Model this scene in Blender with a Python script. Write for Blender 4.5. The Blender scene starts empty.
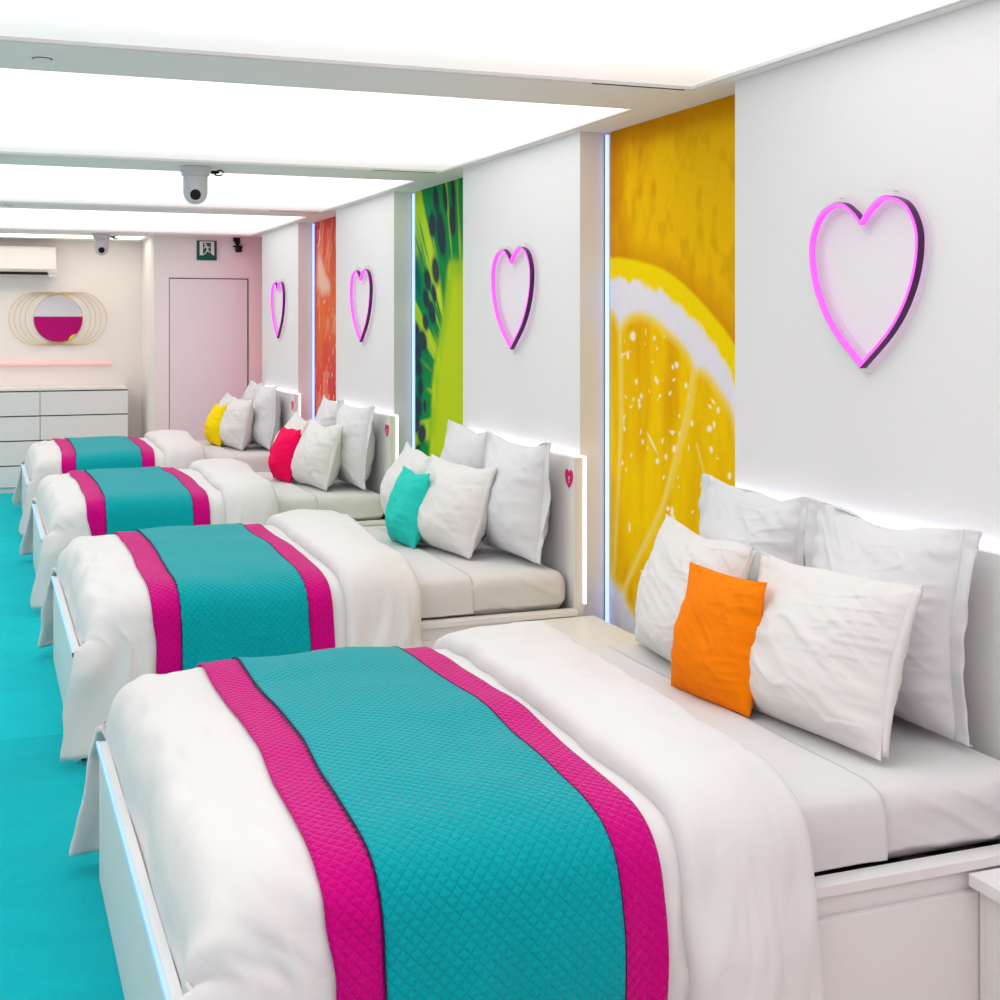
import bpy, bmesh, math
import numpy as np
from math import sin, cos, pi, radians
from mathutils import Vector, Matrix

scene = bpy.context.scene
COL = scene.collection

# ------------------------------------------------------------------ helpers
def srgb(r, g, b):
    def f(c):
        c /= 255.0
        return c / 12.92 if c <= 0.04045 else ((c + 0.055) / 1.055) ** 2.4
    return (f(r), f(g), f(b), 1.0)

def link(name, me, m=None, parent=None):
    o = bpy.data.objects.new(name, me)
    COL.objects.link(o)
    if m is not None:
        me.materials.append(m)
    if parent is not None:
        o.parent = parent
    return o

def empty(name, loc=(0, 0, 0)):
    o = bpy.data.objects.new(name, None)
    o.empty_display_size = 0.1
    o.location = loc
    COL.objects.link(o)
    return o

def tag(o, label, cat, group=None, kind=None):
    o['label'] = label
    o['category'] = cat
    if group: o['group'] = group
    if kind: o['kind'] = kind
    return o

def struct(o):
    o['kind'] = 'structure'
    return o

class MB:
    """collects shapes into one bmesh"""
    def __init__(self): self.bm = bmesh.new()
    def box(self, x0, x1, y0, y1, z0, z1, bev=0.0, seg=2):
        r = bmesh.ops.create_cube(self.bm, size=1.0)
        vs = r['verts']
        for v in vs:
            v.co = Vector(((x0 + x1) / 2 + v.co.x * (x1 - x0), (y0 + y1) / 2 + v.co.y * (y1 - y0), (z0 + z1) / 2 + v.co.z * (z1 - z0)))
        if bev > 0:
            es = list({e for v in vs for e in v.link_edges})
            bmesh.ops.bevel(self.bm, geom=es, offset=bev, segments=seg, profile=0.5, affect='EDGES')
        return self
    def prism(self, pts, axis, a0, a1):
        """pts: 2d polygon; axis 'x' -> pts are (y,z); 'y' -> (x,z); 'z' -> (x,y)"""
        def mk(p, a):
            return {'x': (a, p[0], p[1]), 'y': (p[0], a, p[1]), 'z': (p[0], p[1], a)}[axis]
        A = [self.bm.verts.new(mk(p, a0)) for p in pts]
        B = [self.bm.verts.new(mk(p, a1)) for p in pts]
        n = len(pts)
        fs = [self.bm.faces.new(A), self.bm.faces.new(B[::-1])]
        for i in range(n):
            fs.append(self.bm.faces.new((A[i], B[i], B[(i + 1) % n], A[(i + 1) % n])))
        return self
    def lathe(self, prof, c=(0, 0, 0), seg=32, axis='z'):
        rings = []
        for r, h in prof:
            ring = []
            for k in range(seg):
                a = 2 * pi * k / seg
                if axis == 'z': p = (c[0] + r * cos(a), c[1] + r * sin(a), c[2] + h)
                elif axis == 'y': p = (c[0] + r * cos(a), c[1] + h, c[2] + r * sin(a))
                else: p = (c[0] + h, c[1] + r * cos(a), c[2] + r * sin(a))
                ring.append(self.bm.verts.new(p))
            rings.append(ring)
        for i in range(len(rings) - 1):
            for k in range(seg):
                self.bm.faces.new((rings[i][k], rings[i][(k + 1) % seg], rings[i + 1][(k + 1) % seg], rings[i + 1][k]))
        self.bm.faces.new(rings[0][::-1]); self.bm.faces.new(rings[-1])
        return self
    def tube(self, pts, r, seg=8, closed=False):
        pts = [Vector(p) for p in pts]
        n = len(pts); rings = []
        up = Vector((0.13, 0.21, 1)).normalized()
        for i in range(n):
            if closed: t = pts[(i + 1) % n] - pts[i - 1]
            else: t = pts[min(i + 1, n - 1)] - pts[max(i - 1, 0)]
            t.normalize()
            a = t.cross(up)
            if a.length < 1e-3: a = t.cross(Vector((1, 0, 0)))
            a.normalize(); b = t.cross(a)
            rings.append([self.bm.verts.new(pts[i] + r * (cos(2 * pi * k / seg) * a + sin(2 * pi * k / seg) * b)) for k in range(seg)])
        for i in range(n if closed else n - 1):
            A, B = rings[i], rings[(i + 1) % n]
            for k in range(seg):
                self.bm.faces.new((A[k], A[(k + 1) % seg], B[(k + 1) % seg], B[k]))
        if not closed:
            self.bm.faces.new(rings[0][::-1]); self.bm.faces.new(rings[-1])
        return self
    def build(self, name, m, parent=None, smooth=False):
        bmesh.ops.recalc_face_normals(self.bm, faces=self.bm.faces[:])
        me = bpy.data.meshes.new(name)
        self.bm.to_mesh(me); self.bm.free()
        if smooth:
            me.polygons.foreach_set('use_smooth', [True] * len(me.polygons))
            try: me.set_sharp_from_angle(angle=radians(40))
            except Exception: pass
        return link(name, me, m, parent)

def grid_mesh(name, P, m, parent=None, uv=None, closed_u=False, flip=False, col=None):
    """P: (nu,nv,3)"""
    nu, nv = P.shape[:2]
    me = bpy.data.meshes.new(name)
    idx = np.arange(nu * nv).reshape(nu, nv)
    a = idx[:-1, :-1].ravel(); b = idx[1:, :-1].ravel(); c = idx[1:, 1:].ravel(); d = idx[:-1, 1:].ravel()
    F = np.stack([a, b, c, d] if not flip else [d, c, b, a], 1)
    me.from_pydata([tuple(p) for p in P.reshape(-1, 3).tolist()], [], F.tolist())
    me.polygons.foreach_set('use_smooth', [True] * len(me.polygons))
    if uv is not None:
        l = me.uv_layers.new(name='UVMap')
        vi = np.zeros(len(me.loops), dtype=np.int32); me.loops.foreach_get('vertex_index', vi)
        l.data.foreach_set('uv', uv.reshape(-1, 2)[vi].ravel().astype(np.float32))
    if col is not None:
        ca = me.color_attributes.new('print', 'FLOAT_COLOR', 'POINT')
        ca.data.foreach_set('color', col.reshape(-1, 4).ravel().astype(np.float32))
    me.update()
    return link(name, me, m, parent)

# numpy value noise -----------------------------------------------------------
def _hash(ix, iy, iz, seed):
    h = (ix.astype(np.int64) * 374761393 + iy.astype(np.int64) * 668265263 + iz.astype(np.int64) * 2147483647 + seed * 974634777) & 0xffffffff
    h = ((h ^ (h >> 13)) * 1274126177) & 0xffffffff
    h = h ^ (h >> 16)
    return (h & 0xffffff) / float(0xffffff) * 2 - 1

def noise3(x, y, z=0.0, seed=0):
    x, y, z = np.broadcast_arrays(np.asarray(x, float), np.asarray(y, float), np.asarray(z, float))
    ix, iy, iz = np.floor(x), np.floor(y), np.floor(z)
    fx, fy, fz = x - ix, y - iy, z - iz
    q = lambda f: f * f * f * (f * (f * 6 - 15) + 10)
    ux, uy, uz = q(fx), q(fy), q(fz)
    r = 0
    for dx in (0, 1):
        for dy in (0, 1):
            for dz in (0, 1):
                w = (ux if dx else 1 - ux) * (uy if dy else 1 - uy) * (uz if dz else 1 - uz)
                r = r + w * _hash(ix + dx, iy + dy, iz + dz, seed)
    return r

def fbm(x, y, z=0.0, seed=0, octv=3):
    r, a, t = 0, 1.0, 0
    for k in range(octv):
        r = r + a * noise3(np.asarray(x) * 2 ** k, np.asarray(y) * 2 ** k, np.asarray(z) * 2 ** k, seed + k * 17)
        t += a; a *= 0.5
    return r / t

def sstep(a, b, x):
    t = np.clip((x - a) / (b - a), 0, 1)
    return t * t * (3 - 2 * t)

def grid_normals(P):
    du = np.gradient(P, axis=0); dv = np.gradient(P, axis=1)
    n = np.cross(du, dv)
    l = np.linalg.norm(n, axis=2, keepdims=True); l[l < 1e-9] = 1
    return n / l

# ------------------------------------------------------------------ materials
def newmat(name):
    m = bpy.data.materials.new(name); m.use_nodes = True
    nt = m.node_tree
    b = nt.nodes['Principled BSDF']
    return m, nt, b

def mat(name, col, rough=0.6, spec=0.3, bump=0.0, scale=40.0, var=0.0, metal=0.0, sheen=0.0, coat=0.0, stretch=(1, 1, 1), detail=3):
    m, nt, b = newmat(name)
    b.inputs['Roughness'].default_value = rough
    b.inputs['Specular IOR Level'].default_value = spec
    b.inputs['Metallic'].default_value = metal
    if sheen: b.inputs['Sheen Weight'].default_value = sheen; b.inputs['Sheen Roughness'].default_value = 0.4
    if coat: b.inputs['Coat Weight'].default_value = coat; b.inputs['Coat Roughness'].default_value = 0.08
    tc = nt.nodes.new('ShaderNodeTexCoord'); mp = nt.nodes.new('ShaderNodeMapping')
    mp.inputs['Scale'].default_value = stretch
    nt.links.new(tc.outputs['Object'], mp.inputs['Vector'])
    n = nt.nodes.new('ShaderNodeTexNoise'); n.inputs['Scale'].default_value = scale; n.inputs['Detail'].default_value = detail
    nt.links.new(mp.outputs['Vector'], n.inputs['Vector'])
    mx = nt.nodes.new('ShaderNodeMix'); mx.data_type = 'RGBA'
    mx.inputs['A'].default_value = tuple(c * (1 - var) for c in col[:3]) + (1,)
    mx.inputs['B'].default_value = tuple(min(1, c * (1 + var)) for c in col[:3]) + (1,)
    nt.links.new(n.outputs['Fac'], mx.inputs['Factor'])
    nt.links.new(mx.outputs['Result'], b.inputs['Base Color'])
    if bump:
        bp = nt.nodes.new('ShaderNodeBump'); bp.inputs['Strength'].default_value = 1.0; bp.inputs['Distance'].default_value = bump
        nt.links.new(n.outputs['Fac'], bp.inputs['Height']); nt.links.new(bp.outputs['Normal'], b.inputs['Normal'])
    return m

def emis(name, col, strength, base=(0.8, 0.8, 0.8, 1)):
    m, nt, b = newmat(name)
    b.inputs['Base Color'].default_value = base
    b.inputs['Emission Color'].default_value = col
    b.inputs['Emission Strength'].default_value = strength
    b.inputs['Roughness'].default_value = 0.4
    return m

def cloth_mat(name, col, crease=0.004, sheen=0.06):
    """cotton: fine weave plus sharp little creases"""
    m, nt, b = newmat(name)
    b.inputs['Base Color'].default_value = col
    b.inputs['Roughness'].default_value = 0.85
    b.inputs['Specular IOR Level'].default_value = 0.15
    b.inputs['Sheen Weight'].default_value = sheen
    tc = nt.nodes.new('ShaderNodeTexCoord')
    def nz(sc, st, det, dist=0.0):
        mp = nt.nodes.new('ShaderNodeMapping'); mp.inputs['Scale'].default_value = st
        n = nt.nodes.new('ShaderNodeTexNoise'); n.inputs['Scale'].default_value = sc; n.inputs['Detail'].default_value = det
        n.inputs['Distortion'].default_value = dist
        nt.links.new(tc.outputs['Object'], mp.inputs['Vector']); nt.links.new(mp.outputs['Vector'], n.inputs['Vector'])
        return n.outputs['Fac']
    def mth(op, a, bb=None):
        n = nt.nodes.new('ShaderNodeMath'); n.operation = op
        for i, v in enumerate((a, bb)):
            if v is None: continue
            if isinstance(v, (int, float)): n.inputs[i].default_value = v
            else: nt.links.new(v, n.inputs[i])
        return n.outputs[0]
    a = nz(4.0, (1, 1, 1.6), 2, 0.5)
    r = mth('ABSOLUTE', mth('SUBTRACT', a, 0.5)); r = mth('POWER', mth('MULTIPLY', r, 4.0), 1.1)
    c = nz(15, (1, 1, 1), 2, 0.3)
    h = mth('ADD', mth('MULTIPLY', r, 0.65), mth('MULTIPLY', c, 0.12))
    bp = nt.nodes.new('ShaderNodeBump'); bp.inputs['Strength'].default_value = 0.6; bp.inputs['Distance'].default_value = crease
    nt.links.new(h, bp.inputs['Height'])
    w = nz(900, (1, 1, 1), 1)
    bp2 = nt.nodes.new('ShaderNodeBump'); bp2.inputs['Strength'].default_value = 0.25; bp2.inputs['Distance'].default_value = 0.0004
    nt.links.new(w, bp2.inputs['Height']); nt.links.new(bp.outputs['Normal'], bp2.inputs['Normal'])
    nt.links.new(bp2.outputs['Normal'], b.inputs['Normal'])
    return m

def quilt_mat(name, col, p=0.034):
    m, nt, b = newmat(name)
    b.inputs['Base Color'].default_value = col
    b.inputs['Roughness'].default_value = 0.85
    b.inputs['Specular IOR Level'].default_value = 0.1
    b.inputs['Sheen Weight'].default_value = 0.2; b.inputs['Sheen Roughness'].default_value = 0.35
    uv = nt.nodes.new('ShaderNodeUVMap'); sp = nt.nodes.new('ShaderNodeSeparateXYZ')
    nt.links.new(uv.outputs['UV'], sp.inputs['Vector'])
    def mth(op, *v):
        n = nt.nodes.new('ShaderNodeMath'); n.operation = op
        for i, q in enumerate(v):
            if isinstance(q, (int, float)): n.inputs[i].default_value = q
            else: nt.links.new(q, n.inputs[i])
        return n.outputs[0]
    u, v = sp.outputs['X'], sp.outputs['Y']
    a = mth('ABSOLUTE', mth('SINE', mth('MULTIPLY', mth('ADD', u, v), pi / p)))
    c = mth('ABSOLUTE', mth('SINE', mth('MULTIPLY', mth('SUBTRACT', u, v), pi / p)))
    h = mth('POWER', mth('MINIMUM', a, c), 0.55)
    bp = nt.nodes.new('ShaderNodeBump'); bp.inputs['Strength'].default_value = 0.85; bp.inputs['Distance'].default_value = 0.0035
    nt.links.new(h, bp.inputs['Height'])
    n = nt.nodes.new('ShaderNodeTexNoise'); n.inputs['Scale'].default_value = 9; n.inputs['Detail'].default_value = 3
    bp2 = nt.nodes.new('ShaderNodeBump'); bp2.inputs['Strength'].default_value = 0.5; bp2.inputs['Distance'].default_value = 0.006
    nt.links.new(n.outputs['Fac'], bp2.inputs['Height']); nt.links.new(bp.outputs['Normal'], bp2.inputs['Normal'])
    nt.links.new(bp2.outputs['Normal'], b.inputs['Normal'])
    return m

def print_mat(name, rough=0.65):
    m, nt, b = newmat(name)
    a = nt.nodes.new('ShaderNodeVertexColor'); a.layer_name = 'print'
    n = nt.nodes.new('ShaderNodeTexNoise'); n.inputs['Scale'].default_value = 60; n.inputs['Detail'].default_value = 2
    hs = nt.nodes.new('ShaderNodeHueSaturation')
    mr = nt.nodes.new('ShaderNodeMapRange'); mr.inputs['To Min'].default_value = 0.96; mr.inputs['To Max'].default_value = 1.04
    nt.links.new(n.outputs['Fac'], mr.inputs['Value']); nt.links.new(mr.outputs['Result'], hs.inputs['Value'])
    nt.links.new(a.outputs['Color'], hs.inputs['Color']); nt.links.new(hs.outputs['Color'], b.inputs['Base Color'])
    b.inputs['Roughness'].default_value = rough; b.inputs['Specular IOR Level'].default_value = 0.03
    return m

def clear_mat(name, op=0.12):
    m, nt, b = newmat(name)
    tr = nt.nodes.new('ShaderNodeBsdfTransparent')
    tr.inputs['Color'].default_value = (0.985, 0.985, 0.985, 1)
    b.inputs['Base Color'].default_value = (0.95, 0.95, 0.97, 1); b.inputs['Roughness'].default_value = 0.05
    mx = nt.nodes.new('ShaderNodeMixShader'); mx.inputs['Fac'].default_value = op
    nt.links.new(tr.outputs[0], mx.inputs[1]); nt.links.new(b.outputs[0], mx.inputs[2])
    nt.links.new(mx.outputs[0], nt.nodes['Material Output'].inputs['Surface'])
    return m

M = {}
M['wall'] = mat('white_wall_paint', (0.845, 0.85, 0.86, 1), 0.7, 0.2, bump=0.0003, scale=220, var=0.008)
M['wall_warm'] = mat('warm_white_wall_paint', (0.90, 0.875, 0.855, 1), 0.7, 0.2, bump=0.0003, scale=220, var=0.008)
M['soffit'] = mat('ceiling_paint', (0.90, 0.89, 0.875, 1), 0.8, 0.2, bump=0.0003, scale=180, var=0.01)
M['magenta_wall'] = mat('magenta_paint', srgb(190, 0, 115), 0.7, 0.2, bump=0.0003, scale=200, var=0.01)
M['white_board'] = mat('white_lacquered_board', (0.86, 0.86, 0.85, 1), 0.42, 0.45, bump=0.00008, scale=120, var=0.01)
M['slat'] = mat('dark_slat_base', (0.03, 0.03, 0.035, 1), 0.7, 0.3, var=0.1)
M['cloth'] = cloth_mat('white_cotton', (0.80, 0.80, 0.80, 1), 0.006)
M['cloth_sheet'] = cloth_mat('white_sheet_cotton', (0.755, 0.755, 0.76, 1), 0.003)
M['cloth_euro'] = cloth_mat('cool_white_cotton', (0.77, 0.78, 0.80, 1), 0.0035)
M['cloth_ivory'] = cloth_mat('ivory_white_cotton', (0.80, 0.795, 0.775, 1), 0.0035)
M['teal_quilt'] = quilt_mat('teal_quilted_cotton', srgb(0, 168, 178), 0.025)
M['magenta_quilt'] = quilt_mat('magenta_quilted_cotton', srgb(212, 0, 132), 0.025)
M['piping'] = mat('navy_piping', srgb(40, 20, 70), 0.7, var=0.05)
for n, c in (('orange', (255, 134, 0)), ('turquoise', (45, 208, 195)), ('crimson', (245, 0, 88)), ('yellow', (252, 222, 0))):
    M[n] = cloth_mat(n + '_cushion_cotton', srgb(*c), 0.0022, 0.0)
M['neon'] = emis('pink_neon_face', srgb(255, 60, 245), 0.55, base=srgb(240, 110, 230))
M['neon_side'] = emis('pink_neon_inner_side', srgb(245, 130, 225), 0.65, base=srgb(255, 190, 240))
M['neon_jacket'] = mat('dark_purple_neon_jacket', srgb(70, 0, 75), 0.35, 0.5, var=0.05)
M['clear'] = clear_mat('clear_acrylic', 0.07)
M['led_white'] = emis('white_led_strip', (0.90, 0.86, 1.0, 1), 1.7)
M['led_blue'] = emis('pale_blue_led_tube', (0.36, 0.50, 1.0, 1), 1.25, base=(0.4, 0.5, 0.7, 1))
M['led_foot'] = emis('pale_blue_led_profile', srgb(120, 185, 255), 0.45, base=(0.45, 0.6, 0.75, 1))
M['led_pink'] = emis('pink_led_tube', (1.0, 0.08, 0.33, 1), 8.0)
M['led_rose'] = emis('rose_neon_tube', srgb(255, 160, 165), 0.35, base=srgb(250, 190, 190))
M['black'] = mat('black_plastic', (0.008, 0.008, 0.009, 1), 0.6, 0.2, var=0.1)
M['dark'] = mat('dark_gap', (0.09, 0.09, 0.09, 1), 0.8, var=0.1)
M['grey_cap'] = mat('grey_end_cap', srgb(85, 100, 115), 0.5, var=0.05)
M['cam_grey'] = mat('light_grey_plastic', (0.62, 0.63, 0.66, 1), 0.45, 0.4, var=0.02)
M['plastic'] = mat('white_plastic', (0.83, 0.83, 0.82, 1), 0.35, 0.4, var=0.01)
M['gold'] = mat('brushed_gold', (0.80, 0.62, 0.30, 1), 0.3, 0.5, metal=0.85, var=0.05)
M['sign_green'] = mat('sign_green', srgb(0, 88, 78), 0.5, var=0.03)
M['sign_white'] = mat('sign_white', srgb(225, 232, 222), 0.5, var=0.02)
M['sticker'] = mat('magenta_sticker', srgb(222, 25, 115), 0.4, var=0.05)
M['sticker_white'] = mat('sticker_outline', srgb(250, 215, 230), 0.4, var=0.02)
mm, nt, b = newmat('mirror_glass'); b.inputs['Metallic'].default_value = 1; b.inputs['Roughness'].default_value = 0.01
b.inputs['Base Color'].default_value = (0.92, 0.93, 0.94, 1); M['mirror'] = mm

M['bounce_floor'] = mat('warm_bounce_floor', (0.84, 0.78, 0.72, 1), 0.5, 0.3, bump=0.0002, scale=14, var=0.06, stretch=(1, 8, 1))  # unseen floor, colour invented to bounce warm light against the carpet's cyan
def carpet_mat(c0, c1):
    m, nt, b = newmat('turquoise_carpet')
    tc = nt.nodes.new('ShaderNodeTexCoord')
    def nz(sc, st, det):
        mp = nt.nodes.new('ShaderNodeMapping'); mp.inputs['Scale'].default_value = st
        n = nt.nodes.new('ShaderNodeTexNoise'); n.inputs['Scale'].default_value = sc; n.inputs['Detail'].default_value = det
        nt.links.new(tc.outputs['Object'], mp.inputs['Vector']); nt.links.new(mp.outputs['Vector'], n.inputs['Vector'])
        return n.outputs['Fac']
    mx = nt.nodes.new('ShaderNodeMix'); mx.data_type = 'RGBA'
    mx.inputs['A'].default_value = srgb(*c0); mx.inputs['B'].default_value = srgb(*c1)
    ad = nt.nodes.new('ShaderNodeMath'); ad.operation = 'ADD'
    a1 = nz(3.0, (1, 2.2, 1), 4); a2 = nz(70, (1, 1.4, 1), 3)
    s = nt.nodes.new('ShaderNodeMath'); s.operation = 'MULTIPLY'; s.inputs[1].default_value = 0.5; nt.links.new(a2, s.inputs[0])
    s2 = nt.nodes.new('ShaderNodeMath'); s2.operation = 'MULTIPLY'; s2.inputs[1].default_value = 0.5; nt.links.new(a1, s2.inputs[0])
    nt.links.new(s.outputs[0], ad.inputs[0]); nt.links.new(s2.outputs[0], ad.inputs[1])
    nt.links.new(ad.outputs[0], mx.inputs['Factor']); nt.links.new(mx.outputs['Result'], b.inputs['Base Color'])
    b.inputs['Roughness'].default_value = 1.0; b.inputs['Specular IOR Level'].default_value = 0.05
    b.inputs['Sheen Weight'].default_value = 0.25; b.inputs['Sheen Roughness'].default_value = 0.5
    b.inputs['Sheen Tint'].default_value = srgb(120, 235, 245)
    bp = nt.nodes.new('ShaderNodeBump'); bp.inputs['Strength'].default_value = 0.5; bp.inputs['Distance'].default_value = 0.004
    nt.links.new(nz(260, (1, 1, 1), 2), bp.inputs['Height']); nt.links.new(bp.outputs['Normal'], b.inputs['Normal'])
    return m
M['carpet'] = carpet_mat((0, 170, 184), (0, 218, 226)); M['carpet_near'] = carpet_mat((0, 155, 168), (0, 202, 212))

# ------------------------------------------------------------------ room
H = 2.355            # underside of the soffits
XW = 2.327           # face of the wall piers
XN = 2.475           # back of the niches between the piers
YB = 13.44           # far wall
YD = 12.43           # face of the wall that carries the door
XL = -2.6; YF = -1.8
PIERS = [(YF, 1.14), (2.37, 3.833), (5.063, 6.517), (7.763, 9.188), (10.40, 11.864)]
NICHES = [(1.14, 2.37), (3.833, 5.063), (6.517, 7.763), (9.188, 10.40), (11.864, YD)]

# floor: two carpet widths meeting in a seam
mb = MB(); mb.box(XL, 2.6, YF, YB + 0.1, -0.06, -0.008)
struct(mb.build('floor', M['bounce_floor']))
for ya, yb, lab in ((YF + 0.05, 5.282, 'nearer turquoise carpet length along the foot ends of the beds'), (5.284, YB - 0.003, 'farther turquoise carpet length, running up to the chests of drawers')):
    mb = MB(); mb.box(-1.0, 0.42, ya, yb, -0.0078, 0.0)
    tag(mb.build('carpet_runner', M['carpet_near' if ya < 0 else 'carpet']), lab, 'carpet', 'turquoise carpet lengths')

prof = [(YF, 2.7)]
pts = [(XW, YF)]
for i, (a, bb) in enumerate(PIERS[:-1]):
    n0, n1 = NICHES[i]
    pts += [(XW, n0), (XN, n0), (XN, n1), (XW, n1)]
pts += [(XW, NICHES[4][0]), (XN, NICHES[4][0]), (XN, YD), (2.7, YD), (2.7, YF)]
mb = MB(); mb.prism(pts, 'z', 0.0, H + 0.14)
struct(mb.build('wall_right', M['wall']))

# far wall: dresser part set back, door part in front
mb = MB(); mb.prism([(XL, YB), (1.451, YB), (1.451, YD), (1.585, YD), (1.585, YD + 0.03), (2.316, YD + 0.03), (2.316, YD), (2.7, YD), (2.7, YB + 0.15), (XL, YB + 0.15)], 'z', 0.0, 1.975)
mb.prism([(XL, YB), (1.451, YB), (1.451, YD), (2.7, YD), (2.7, YB + 0.15), (XL, YB + 0.15)], 'z', 1.975, H + 0.14)
struct(mb.build('wall_back', M['wall_warm']))
mb = MB(); mb.box(XL - 0.1, XL, YF, YB, 0, H + 0.14); struct(mb.build('wall_left', M['wall']))
mb = MB(); mb.box(XL, 2.7, YF - 0.1, YF, 1.70, H + 0.14)
struct(mb.build('wall_front', M['wall']))
mb = MB(); mb.box(XL, 2.7, YF - 0.1, YF + 0.02, 0, 1.70)
struct(mb.build('trim_1', M['magenta_wall']))

# door leaf in its recess
d = empty('door_1', (1.95, YD, 0)); struct(d)
mb = MB(); mb.box(1.592 - 1.95, 2.302 - 1.95, 0.008, 0.028, 0.005, 1.965, 0.002); mb.build('door_leaf', M['wall'], d)
mb = MB(); mb.box(1.586 - 1.95, 2.315 - 1.95, 0.0285, 0.030, 0.002, 1.974); mb.build('door_gap_shade', M['dark'], d)  # dark sheet behind the leaf, painting the shade in its gap

# ceiling with the soffit bands between the luminous panels
BANDS = [(YF, -0.92), (1.35, 1.78), (4.04, 4.47), (6.73, 7.155), (9.42, 9.845), (12.13, 12.62), (13.12, YB + 0.1)]
PX0, PX1 = -2.35, 2.285
mb = MB()
for a, bb in BANDS: mb.box(PX0, PX1, a, bb, H, H + 0.10)
mb.box(1.40, PX1, 12.62, 13.12, H, H + 0.10)
mb.box(PX1, 2.7, YF, YB + 0.1, H, H + 0.10)
mb.box(XL, PX0, YF, YB + 0.1, H, H + 0.10)
mb.box(XL, 2.7, YF, YB + 0.1, H + 0.10, H + 0.14)
struct(mb.build('ceiling', M['soffit']))
# shadow joint lines in the soffit, ending short of the wall
for i, y in enumerate((4.037, 6.727, 9.417)):
    mb = MB(); mb.box(1.90, 2.25, y - 0.002, y + 0.002, H - 0.0012, H + 0.002)
    struct(mb.build('trim_%d' % (i + 2), M['dark']))

def panel_light_mat(name, y0, y1, strength, edge):
    """back-lit stretch fabric: dimming towards the far edge is painted into its emission strength"""
    m, nt, b = newmat(name)
    tc = nt.nodes.new('ShaderNodeTexCoord'); sp = nt.nodes.new('ShaderNodeSeparateXYZ')
    nt.links.new(tc.outputs['Object'], sp.inputs['Vector'])
    mr = nt.nodes.new('ShaderNodeMapRange'); mr.interpolation_type = 'SMOOTHSTEP'
    L = (y1 - y0)
    mr.inputs['From Min'].default_value = L / 2 - 1.15; mr.inputs['From Max'].default_value = L / 2 + 0.02
    mr.inputs['To Min'].default_value = strength; mr.inputs['To Max'].default_value = edge
    nt.links.new(sp.outputs['Y'], mr.inputs['Value'])
    b.inputs['Base Color'].default_value = (0.8, 0.8, 0.8, 1)
    b.inputs['Emission Color'].default_value = (1.0, 0.945, 0.93, 1)
    nt.links.new(mr.outputs['Result'], b.inputs['Emission Strength'])
    return m
LP = [(-0.92, 1.35, 'luminous ceiling panel above the camera, out of the picture'),
      (1.78, 4.04, 'large luminous white ceiling panel across the top of the photo, nearest the camera'),
      (4.47, 6.73, 'luminous white ceiling panel above the second bed, behind the first soffit band'),
      (7.155, 9.42, 'luminous white ceiling panel behind the nearer dome camera'),
      (9.845, 12.13, 'farthest and narrowest looking luminous white ceiling panel, before the dresser wall')]
PE, PEE = 1.15, 0.42
for i, (a, bb, lab) in enumerate(LP):
    c = empty('ceiling_light_panel', (0, (a + bb) / 2, H))
    tag(c, lab, 'ceiling light', 'luminous ceiling panels')
    h = (bb - a) / 2
    mb = MB(); mb.box(PX0 + 0.002, PX1 - 0.002, -h + 0.002, h - 0.002, 0.014, 0.028)
    mb.build('diffuser', panel_light_mat('panel_%d' % i, a, bb, PE * (1.45, 1.0, 1, 1, 1)[i], PEE), c)
    mb = MB()
    mb.box(PX0 + 0.001, PX0 + 0.014, -h + 0.001, h - 0.001, 0.002, 0.0135); mb.box(PX1 - 0.014, PX1 - 0.001, -h + 0.001, h - 0.001, 0.002, 0.0135)
    mb.box(PX0 + 0.014, PX1 - 0.014, -h + 0.001, -h + 0.010, 0.002, 0.0135); mb.box(PX0 + 0.014, PX1 - 0.014, h - 0.010, h - 0.001, 0.002, 0.0135)
    mb.build('frame', M['soffit'], c)
# warm light slot before the dresser wall
c = empty('ceiling_slot_light', (0, 12.87, H)); tag(c, 'thin warm strip of light in the ceiling above the air conditioner', 'ceiling light')
mb = MB(); mb.box(PX0 + 0.01, 1.39, -0.24, 0.24, 0.02, 0.04); mb.build('diffuser', emis('warm_slot', srgb(255, 235, 220), 2.4), c)

# ------------------------------------------------------------------ printed fruit murals
XP = 2.455
def YZ(p): return (p[0] * 0.991, 1.55 + (p[1] - 1.55) * 0.991)

def poly_sd(Y, Z, poly):
    """signed distance, negative inside"""
    d = np.full(Y.shape, 1e9); inside = np.zeros(Y.shape, bool)
    n = len(poly)
    for i in range(n):
        ax, ay = poly[i]; bx, by = poly[(i + 1) % n]
        ex, ey = bx - ax, by - ay
        wx, wy = Y - ax, Z - ay
        t = np.clip((wx * ex + wy * ey) / (ex * ex + ey * ey + 1e-12), 0, 1)
        d = np.minimum(d, np.hypot(wx - ex * t, wy - ey * t))
        cnd = ((ay > Z) != (by > Z)) & (Y < (bx - ax) * (Z - ay) / (by - ay + 1e-12) + ax)
        inside ^= cnd
    return np.where(inside, -d, d)

def smooth_poly(pts, closed=True, k=6):
    out = []; n = len(pts)
    for i in range(n if closed else n - 1):
        g = lambda j: pts[j % n] if closed else pts[max(0, min(n - 1, j))]
        p0, p1, p2, p3 = g(i - 1), g(i), g(i + 1), g(i + 2)
        for q in range(k):
            t = q / k
            out.append(tuple(0.5 * ((2 * p1[c]) + (-p0[c] + p2[c]) * t + (2 * p0[c] - 5 * p1[c] + 4 * p2[c] - p3[c]) * t * t + (-p0[c] + 3 * p1[c] - 3 * p2[c] + p3[c]) * t ** 3) for c in range(len(p1))))
    if not closed: out.append(tuple(pts[-1]))
    return out

def mixc(C, col, w):
    col = np.array(srgb(*col)[:3])
    return C * (1 - w[..., None]) + col * w[..., None]

def base_col(shape, col): return np.zeros(shape + (3,)) + np.array(srgb(*col)[:3])

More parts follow.
